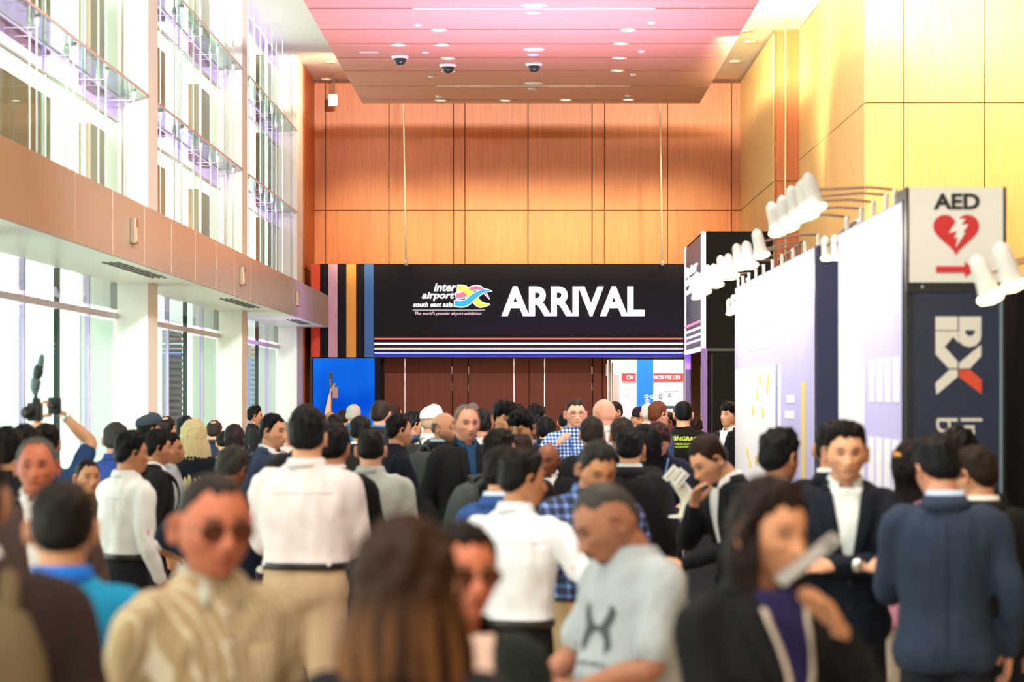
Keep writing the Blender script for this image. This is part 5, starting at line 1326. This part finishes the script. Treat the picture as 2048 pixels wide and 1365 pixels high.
p(992, 893, 440, 140, 'man in a bright navy-blue suit left of the white-shirted man', hair='full', hc='1a1412', skin='light', top='suit', c1='2c4f8c', c2='c8dcf2', head=(-5, 8, 0), girth=.94)
TEEMAN = len(P)
p(1283, 946, 640, -58, 'stocky man with goatee in a pale grey printed t-shirt looking down at a phone', hair='buzz', hc='4a4540', skin='tan_backlit', top='tee', sleeve='short', c1='a9afb2', beard=1, head=(-18, 30, 0), arms=('front', 'front'), girth=1.14, belly=.10, lean=.05, tr='2a2c30', wide=1.08, hk=1.14)
PHONEW = len(P)
p(1513, 948, 850, 34, 'woman with long dark hair and black blazer speaking into a phone at her mouth', hair='female', hc='241410', skin='tan', fem=1, top='blazer', c1='121213', c2='27224e', under=False, long=(.34, .03, 64, 1.0), lanyard='cfc0b0', arms=(((.06, .22, 1.35), (.6, .2, -1)), 'front'), head=(6, 8, 0), vz=1.12, vw=.075, vneck=True)
p(1492, 853, 402, -62, 'young brown-haired man in a black suit bending over the desk, hand at chin', hair='short', hc='33221a', skin='light', top='suit', c1='1a1e26', head=(-4, 34, 0), lean=.12, arms=('desk', 'chin'))
p(1550, 858, 450, 132, 'smooth black-haired man in a dark suit turned away before the printed wall', hair='full', hc='141516', skin='tan', top='suit', c1='1b2030')
NAVYMAN = len(P)
p(1690, 843, 480, -3, 'young man with quiffed black hair, navy suit and open white shirt, arms folded', hair='quiff', hc='15110f', skin='light', top='suit', c1='121e30', c2='e6eeee', arms=('cross', 'cross'), head=(2, 3, 0), watch=1, wide=1.04, vw=.058, vz=1.10)
p(1664, 842, 440, 160, 'dark-suited man half hidden behind the left shoulder of the man with folded arms', hair='short', hc='14110f', skin='light', top='suit', c1='16202e', c2='f4f4f4')
p(1823, 880, 440, 158, 'woman with dark hair held by a gold clip and a pink top', hair='female', hc='201817', skin='light', fem=1, top='knit', c1='dc9cb0', clip=1, long=(.22, .01, 80, 1.0), tr='e6dccb')
BLUESUIT = len(P)
p(1890, 868, 505, 172, 'man in a blue-grey suit seen from behind, face turned left, beside the sign tower', hair='full', hc='121418', skin='pink', top='suit', c1='263347', c2='b8cdea', head=(28, 18, 0), girth=1.04, arms=('phone', 'down'))
p(1918, 857, 432, 180, 'person with dark hair hidden behind the blue-grey suit at the sign tower', hair='full', hc='171310', c1='1c1c20')
p(1966, 888, 485, 190, 'man in a black suit at the right edge with brown-black hair and face turned left', hair='short', hc='2a2018', skin='light', top='suit', c1='131316', c2='e8e0d8', head=(35, 6, 0))
# --- left half, far to near
p(505, 813, 156, 100, 'distant man with black hair beside the farthest glass door', hair='quiff', hc='141212', skin='tan', c1='2a3038')
p(565, 842, 205, 180, 'grey-haired person behind the man in the blue-grey suit on the left', hair='short', hc='8c9088', skin='pink', c1='c8b8b0')
p(468, 849, 222, 182, 'woman with long dark plum hair seen from behind near the glass doors', hair='female', hc='2a1a1e', fem=1, c1='402830', long=(.30, .015, 62, 1.0))
p(427, 839, 196, 170, 'balding man seen from behind, right of the blonde woman', hair='patch', hc='3a302a', skin='light', c1='28304a')
p(449, 862, 205, 190, 'person with black hair bowed between the balding man and the plum-haired woman', hair='full', hc='151212', c1='3a3640', head=(0, 20, 0))
BLONDE = len(P)
p(386, 839, 272, 178, 'woman with long straight blonde hair in a dark jacket', hair='female', hc='f4e2ac', fem=1, skin='light', top='coat', c1='1c2838', long=(.40, .115, 60, 1.0), closed=True, under=False)
p(369, 834, 218, 170, 'black-haired man in a pale shirt left of the blonde woman', hair='full', hc='191a1e', c1='cdd8e6')
p(331, 831, 202, 165, 'man with a bald crown and pale shirt near the glass doors', hair='patch', hc='241c18', skin='light', c1='dfe6ee')
p(291, 829, 246, 118, 'man in a grey flat cap and glasses facing right', hair='short', hc='151414', skin='tan', cap=('flat', '3c4650'), glasses='clear', c1='3a3430')
p(228, 844, 292, 170, 'man with greying black hair in a royal blue shirt', hair='short', hc='4c4a4c', skin='pink', c1='3450a0')
p(250, 863, 365, 135, 'man in a bright white shirt and black trousers, black hair, face turned right', hair='quiff', hc='121214', skin='tan', c1='fafafa', tuck=True, tr='26282e', arms=('front', 'down'), head=(-18, 2, 0), girth=1.08)
p(306, 860, 305, 108, 'black-haired man with a black jacket and a dark rucksack facing right', hair='full', hc='141416', skin='tan', top='coat', c1='1c1c1e', closed=True, bag='2e2c2b', baglabel='dark rucksack beside the white-shirted man on the left')
p(333, 864, 282, 85, 'person in profile with black hair and grey top behind the rucksack on the left', hair='short', hc='16130f', skin='tan', c1='bcc4cc')
p(171, 916, 345, 34, 'short man with cropped black hair looking at the camera from the left crowd', hair='crop', hc='16120f', skin='tan', c1='6a5446')
p(75, 871, 480, 6, 'grey-haired man facing the camera at the left edge, brown jacket and pale shirt', hair='recede', hc='64625f', skin='red', top='coat', c1='4a3834', c2='f0eeee', wide=1.03)
p(8, 856, 380, 180, 'person with black hair at the far left edge, seen from behind', hair='full', hc='161719', c1='2c2c30')
p(46, 852, 372, 175, 'second black-haired person at the far left edge, right of the first', hair='full', hc='1a1b1c', c1='30343a')
CAMMAN = len(P)
p(90, 846, 335, 176, 'cameraman in a navy-blue shirt lifting a camera rig high with both hands', hair='short', hc='161412', skin='light', top='polo', sleeve='short', c1='274672', arms=(((.13, .16, 1.68), (1, .3, -.8)), ((.06, .18, 1.76), (1.2, .2, -.5))), watch=1)
SUITL = len(P)
p(537, 826, 284, 62, 'man with black hair in a blue-grey suit and white shirt looking right', hair='short', hc='121315', skin='light', top='suit', c1='33435e', c2='eef0f8', girth=1.08, head=(6, 2, 0))
p(448, 888, 385, 150, 'man with wavy dark grey hair in a navy suit, one elbow raised, head bowed', hair='full', hc='3a3833', skin='brown', top='suit', c1='1c2a44', c2='7d9cd0', head=(0, 22, 0), arms=('hip', 'front'), girth=1.1)
p(560, 903, 318, 160, 'short person with brown hair just left of the big white-shirted man', hair='crop', hc='3a2a20', skin='tan', c1='e8e0dc')
BIGMAN = len(P)
p(612, 820, 415, 174, 'broad man in a white-pink shirt and khaki trousers, back to the camera', hair='full', hc='141212', skin='light', c1='f4e9ec', tuck=True, tr='c9ab8c', arms=('front', 'front'), girth=1.22, stance=.08, belly=.02)
p(612, 812, 340, 180, 'man with dark brown hair standing directly behind the broad man in the white-pink shirt', hair='full', hc='241916', c1='2c2c30')
p(664, 849, 372, 165, 'man in a black jacket with black hair between the broad man and the grey-shirted man', hair='full', hc='131214', skin='tan', top='coat', c1='131214', arms=('phone', 'phone'), girth=1.1)
p(741, 857, 345, 180, 'man in a pale grey-green shirt seen from behind with short dark hair', hair='short', hc='1c1613', skin='light', c1='b9bfba', girth=1.14)
# --- nearest people
NEAR = len(P)
p(414, 940, 850, 32, 'man with brown-tinted sunglasses and a beige striped shirt walking towards the camera', hair='crop', hc='2e2824', skin='red', c1=STRIPE, glasses='sun', girth=.96, belly=.05, wide=1.08, cc='bdbfae', head=(-4, 4, 0), arms=('down', 'down'), hk=1.06, fix=1)
p(122, 960, 800, 183, 'short-haired man in a bright blue polo shirt, back turned at the lower left', hair='short', hc='1e1712', skin='tan', top='polo', sleeve='short', c1='1387b4', cc='1a72d8', girth=1.08, wide=1.05, fix=1)
p(-82, 868, 1000, 198, 'dark-haired man in a brown jacket cut off by the left edge, nearest the camera', hair='full', hc='1c1210', skin='tan', top='coat', c1='3a2a26', girth=1.12, bag='5a4a30', baglabel='worn brown rucksack at the lower left corner', fix=1)
p(808, 1034, 1150, 178, 'woman with long wavy brown hair, back to the camera in the lower centre', hair='female', hc='341c10', skin='light', fem=1, top='coat', c1='1c1a20', tip='9a6434', long=(.46, .115, 52, 1.02), closed=True, under=False, fix=1)
p(915, 1036, 900, 24, 'woman in sunglasses and a dark green cardigan half hidden behind the long brown hair', hair='short', hc='1a0f0d', skin='red', fem=1, top='blazer', c1='26322c', c2='d8b8a8', under=False, glasses='sun', fix=1)

Ys = resolve(P)
BUILT = []
for i, q in enumerate(P):
    BUILT.append(build_person(q, Ys[i], i))
def world_of(i, pt):      # (x, forward, z) of figure i -> world
    root, bvh, wr, Y, k = BUILT[i]; v = Vector((pt[0], -pt[1], pt[2])) * k; a = root.rotation_euler.z
    return Vector((root.location.x + v.x * math.cos(a) - v.y * math.sin(a), root.location.y + v.x * math.sin(a) + v.y * math.cos(a), v.z))
# ---- prints on clothes
r, bvh = BUILT[SINGRA][0], BUILT[SINGRA][1]
YG = plain('c6dc3a', .6)
wrap_text(bvh, 'SINGRASS', .115, -.135, 1.345, 1.383, YG, r, False, offset=.02)
wrap_text(bvh, 'ESTABLISH SUSTAINABLE', .115, -.13, 1.305, 1.322, YG, r, False, offset=.01)
wrap_text(bvh, 'INDOOR ENVIRONMENTS', .105, -.12, 1.280, 1.296, YG, r, False, offset=.01)
for a in (-1, 1): face_print(bvh, 'leaf_print', [(.075, 1.385), (.075 + a * .022, 1.402), (.075 + a * .012, 1.385)], plain('3aa86a', .6), r, False)
r, bvh = BUILT[TEEMAN][0], BUILT[TEEMAN][1]
DK = plain('3a4044', .7)
for sgn in (-1, 1):     # emblem: two interlocking arcs
    pts = [(sgn * .010, 1.215), (sgn * .030, 1.225), (sgn * .048, 1.250), (sgn * .062, 1.290), (sgn * .088, 1.262), (sgn * .075, 1.225), (sgn * .058, 1.205),
           (sgn * .075, 1.185), (sgn * .088, 1.150), (sgn * .062, 1.125), (sgn * .048, 1.165), (sgn * .030, 1.188), (sgn * .010, 1.197)]
    face_print(bvh, 'shirt_emblem', pts, DK, r)
face_print(bvh, 'shirt_emblem', [(-.02, 1.197), (.02, 1.197), (.02, 1.215), (-.02, 1.215)], DK, r)
wrap_text(bvh, 'UNDER ARMOUR', -.085, .085, 1.085, 1.100, DK, r, True, offset=.01)
r, bvh = BUILT[30][0], BUILT[30][1]
for k_, c_ in enumerate(('c83a3a', 'e0b03a', '8a94a8')):
    face_print(bvh, 'embroidery', [(.07, 1.29 - k_ * .010), (.10, 1.297 - k_ * .010), (.125, 1.288 - k_ * .012), (.10, 1.288 - k_ * .010)], plain(c_, .6), r)
# ================================================================ things people hold
def phone_thing(i, hand, label, tilt=(0, 0, 0), col='2a2624', size=(.074, .155), dy=0):
    wv, D, N = BUILT[i][2][hand]; c = world_of(i, wv + D * .085 + N.normalized() * .022); root = BUILT[i][0]
    r = empty('phone', c, 0, label, 'phone'); r.rotation_euler = tilt
    w, h = size
    G().bevbox(-w / 2, w / 2, -.005, .005, -h / 2, h / 2, .004).build('case', plain(col, .35), r, True)
    G().box(-w / 2 + .004, w / 2 - .004, -.0058, -.0048, -h / 2 + .004, h / 2 - .004).build('screen', plain('101418', .15), r)
    G().box(-w / 2 + .008, -w / 2 + .03, .005, .007, h / 2 - .04, h / 2 - .012).build('camera_block', plain('1a1a1c', .3), r)
    return r
ph_ = phone_thing(PHONEW, 0, 'pale grey phone held flat before the mouth of the woman in the black blazer', (math.radians(10), math.radians(52), math.radians(-60)), '8f8a84', (.078, .17))
w_ = W(1616, 1120, ph_.location.y - .01)
z_ax = Vector((.79, .05, .61)).normalized(); y_ax = Vector((-.6, -.22, .77)); y_ax = (y_ax - z_ax * y_ax.dot(z_ax)).normalized(); x_ax = y_ax.cross(z_ax)
ph_.rotation_euler = Matrix((x_ax, y_ax, z_ax)).transposed().to_euler(); ph_.location = w_
phone_thing(TEEMAN, 1, 'dark phone held low by the man in the grey printed t-shirt', (math.radians(60), 0, math.radians(-40)))
phone_thing(PLAIDMAN, 1, 'small phone in the hand of the man in the plaid shirt', (math.radians(50), 0, 0), '4a3c34', (.07, .14))
phone_thing(WHITEMAN, 0, 'black phone in the lowered hand of the man in the white shirt', (0, 0, math.radians(80)), '181818')
# selfie stick with a small action camera
p0 = world_of(2, BUILT[2][2][0][0]); 
r = empty('selfie_stick', (p0.x + .02, p0.y - .05, 0), 0, 'black stick with a small action camera held up before the blue screen', 'stick camera')
zt_ = W(683, 745, p0.y).z; zb_ = W(685, 820, p0.y).z; zh = p0.z + .06
G().cyl((0, 0, zb_), (-.005, 0, zh), .006, n=8).build('rod', plain('1a1c22', .4), r)
G().cyl((-.006, 0, zh + .02), (-.012, 0, zt_ - .08), .020, .018, n=10).build('grip', plain('17181c', .4), r)
G().bevbox(-.035, .012, -.02, .02, zt_ - .08, zt_ - .035, .004).bevbox(-.03, .008, -.016, .016, zt_ - .03, zt_, .004).build('action_camera', plain('101114', .3), r)
G().bevbox(.012, .075, -.012, .0, zh - .10, zh + .04, .004).build('phone_mount', plain('8a6a62', .4), r)
# camera rig of the cameraman
wv = BUILT[CAMMAN][2]; a_ = world_of(CAMMAN, wv[0][0]); b_ = world_of(CAMMAN, wv[1][0]); m = (a_ + b_) / 2
Yc = BUILT[CAMMAN][3] - .2
cpt = lambda px, py: W(px, py, Yc)
q = cpt(68, 822)
r = empty('camera_rig', (q.x, Yc, 0), 0, 'camera with a long microphone-topped rig held overhead at the left', 'camera')
def L_(px, py, dy=0): w_ = cpt(px, py); return (w_.x - q.x, dy, w_.z)
a = L_(56, 843); b = L_(84, 806)
G().bevbox(a[0], b[0], -.05, .05, a[2], b[2], .012).build('camera_body', plain('22282b', .4), r, True)
G().cyl(L_(72, 806), L_(74, 796), .022, n=12).bevbox(L_(66, 0)[0], L_(80, 0)[0], -.03, .03, L_(0, 808)[2], L_(0, 798)[2], .006).build('viewfinder', plain('1a1e20', .4), r, True)
G().tube([L_(70, 800), L_(72, 790), L_(71, 780)], [.012, .010, .014], 10).build('hot_shoe_arm', plain('1a1e20', .4), r, True)
G().tube([L_(71, 788), L_(70, 776), L_(72, 762), L_(74, 757)], [.016, .030, .032, .02], 14, sub=3).build('light_head', plain('5e7880', .4), r, True)
G().tube([L_(74, 758), L_(75, 750), L_(78, 738), L_(82, 734)], [.018, .030, .032, .020], 14, sub=3).build('microphone_body', plain('26343a', .5), r, True)
G().tube([L_(80, 736), L_(82, 724), L_(84, 712)], [.020, .020, .014], 12, sub=3).build('windscreen', plain('6f8288', .9), r, True)
G().cyl(L_(62, 825, -.05), L_(61, 826, -.10), .035, .038, 16).build('lens', plain('14181a', .2), r, True)
# second grip: small black camera in the raised right hand
w2 = cpt(108, 812); r = empty('compact_camera', (w2.x, Yc - .02, w2.z), 0, 'small black camera gripped in the raised hand wearing a watch', 'camera')
G().bevbox(-.03, .045, -.03, .03, -.05, .05, .012).build('body', plain('17181a', .4), r, True)
G().cyl((.01, -.03, 0), (.01, -.06, 0), .022, n=14).build('lens', plain('101214', .2), r, True)
# ================================================================ registration desk
dk = empty('registration_desk', (1.28, 13.6, 0), 0, 'registration desk top with white edge among the crowd at centre right', 'desk')
xa, xb2 = W(1366, 0, 13.6).x - 1.28, W(1460, 0, 13.6).x - 1.28; zd = W(0, 1030, 13.6).z
G().bevbox(xa, xb2, -.25, .35, zd - .04, zd, .006).build('desk_top', plain('e8ddd4', .4), dk)
G().bevbox(xa + .02, xb2 - .02, -.2, .3, 0, zd - .04, .006).build('desk_body', plain('2a2830', .5), dk)
for k_, (a, b, c, hh, col) in enumerate(((1385, 1410, -.12, .02, 'a85a3c'), (1400, 1432, .02, .012, 'f2eeee'), (1372, 1392, .1, .03, 'e2d2c0'), (1418, 1440, -.1, .01, 'd98a6a'))):
    x_a, x_b = W(a, 0, 13.5).x, W(b, 0, 13.5).x
    tag(G().bevbox(x_a, x_b, 13.6 + c - .06, 13.6 + c + .09, zd + .001, zd + .001 + hh, .003).build('leaflet_stack', plain(col, .6)), ('brick-red folder lying on the registration desk', 'white sheet of paper lying on the registration desk', 'beige box of badges on the registration desk', 'orange leaflet lying on the registration desk')[k_], ('folder', 'paper', 'box', 'leaflet')[k_])
# white badge printers on a curved stand
Yk = 13.25; kq = W(1375, 1060, Yk)
ks = empty('badge_stand', (kq.x, Yk, 0), 0, 'white curved stand carrying three white badge scanners and a green cable', 'stand')
def K(px, py, dy=0): w_ = W(px, py, Yk); return (w_.x - kq.x, dy, w_.z)
G().tube([(K(1370, 1060)[0], 0, zd - .0), K(1374, 1020), K(1376, 1000), K(1366, 980), K(1350, 962)], [.040, .040, .042, .04, .03], 12, sub=4, flat=(Vector((0, 1, 0)), .6)).build('stand_arm', plain('e6e2d0', .35), ks, True)
G().lathe((K(1370, 1060)[0], 0, zd), [(.001, 0), (.09, 0), (.09, .012), (.03, .02)], 20).build('stand_foot', plain('e6e2d8', .35), ks, True)
for dx, dyy in ((0, 0), (13, 5), (21, 12)):
    a = Vector(K(1330 + dx, 960 + dyy, -.02 * (dx / 10))); b = Vector(K(1352 + dx, 934 + dyy, -.02 * (dx / 10)))
    t = (b - a).normalized(); w_ = Vector((t.z, 0, -t.x)) * .016; v_ = Vector((0, .035, 0))
    g = G(); g.rings([[c + w_ + v_, c - w_ + v_, c - w_ - v_, c + w_ - v_] for c in (a, a + t * .01, b - t * .01, b)])
    sc2 = g.build('scanner', plain('f0efe8', .3), ks)
    g = G(); g.rings([[c + w_ * .25 - v_ * 1.03, c - w_ * .1 - v_ * 1.03, c - w_ * .1 - v_ * .98, c + w_ * .25 - v_ * .98] for c in (a + t * .01, b - t * .01)]); g.build('slot', plain('3a3a3a', .4), sc2)
G().tube([K(1378, 1000, -.04), K(1374, 1020, -.05), K(1364, 1040, -.05), K(1364, 1056, -.04)], .005, 6, sub=4).build('cable', plain('3aa87c', .5), ks, True)
# silver laptop carried by the black-jacketed man
bj = [k_ for k_, q_ in enumerate(P) if q_['px'] == 664][0]
wa, wb = (world_of(bj, BUILT[bj][2][s_][0] + BUILT[bj][2][s_][1] * .09) for s_ in (0, 1)); mm = (wa + wb) / 2
lp = empty('laptop', (mm.x + .05, mm.y + .06, mm.z + .035), math.radians(165), 'thin silver laptop held level by the black-jacketed man', 'laptop')
G().bevbox(-.17, .17, -.12, .12, -.008, .008, .003).build('base', plain('aeb4ba', .3, .6), lp); G().box(-.15, .15, -.05, .10, .008, .009).build('keyboard', plain('2c2e30', .5), lp)
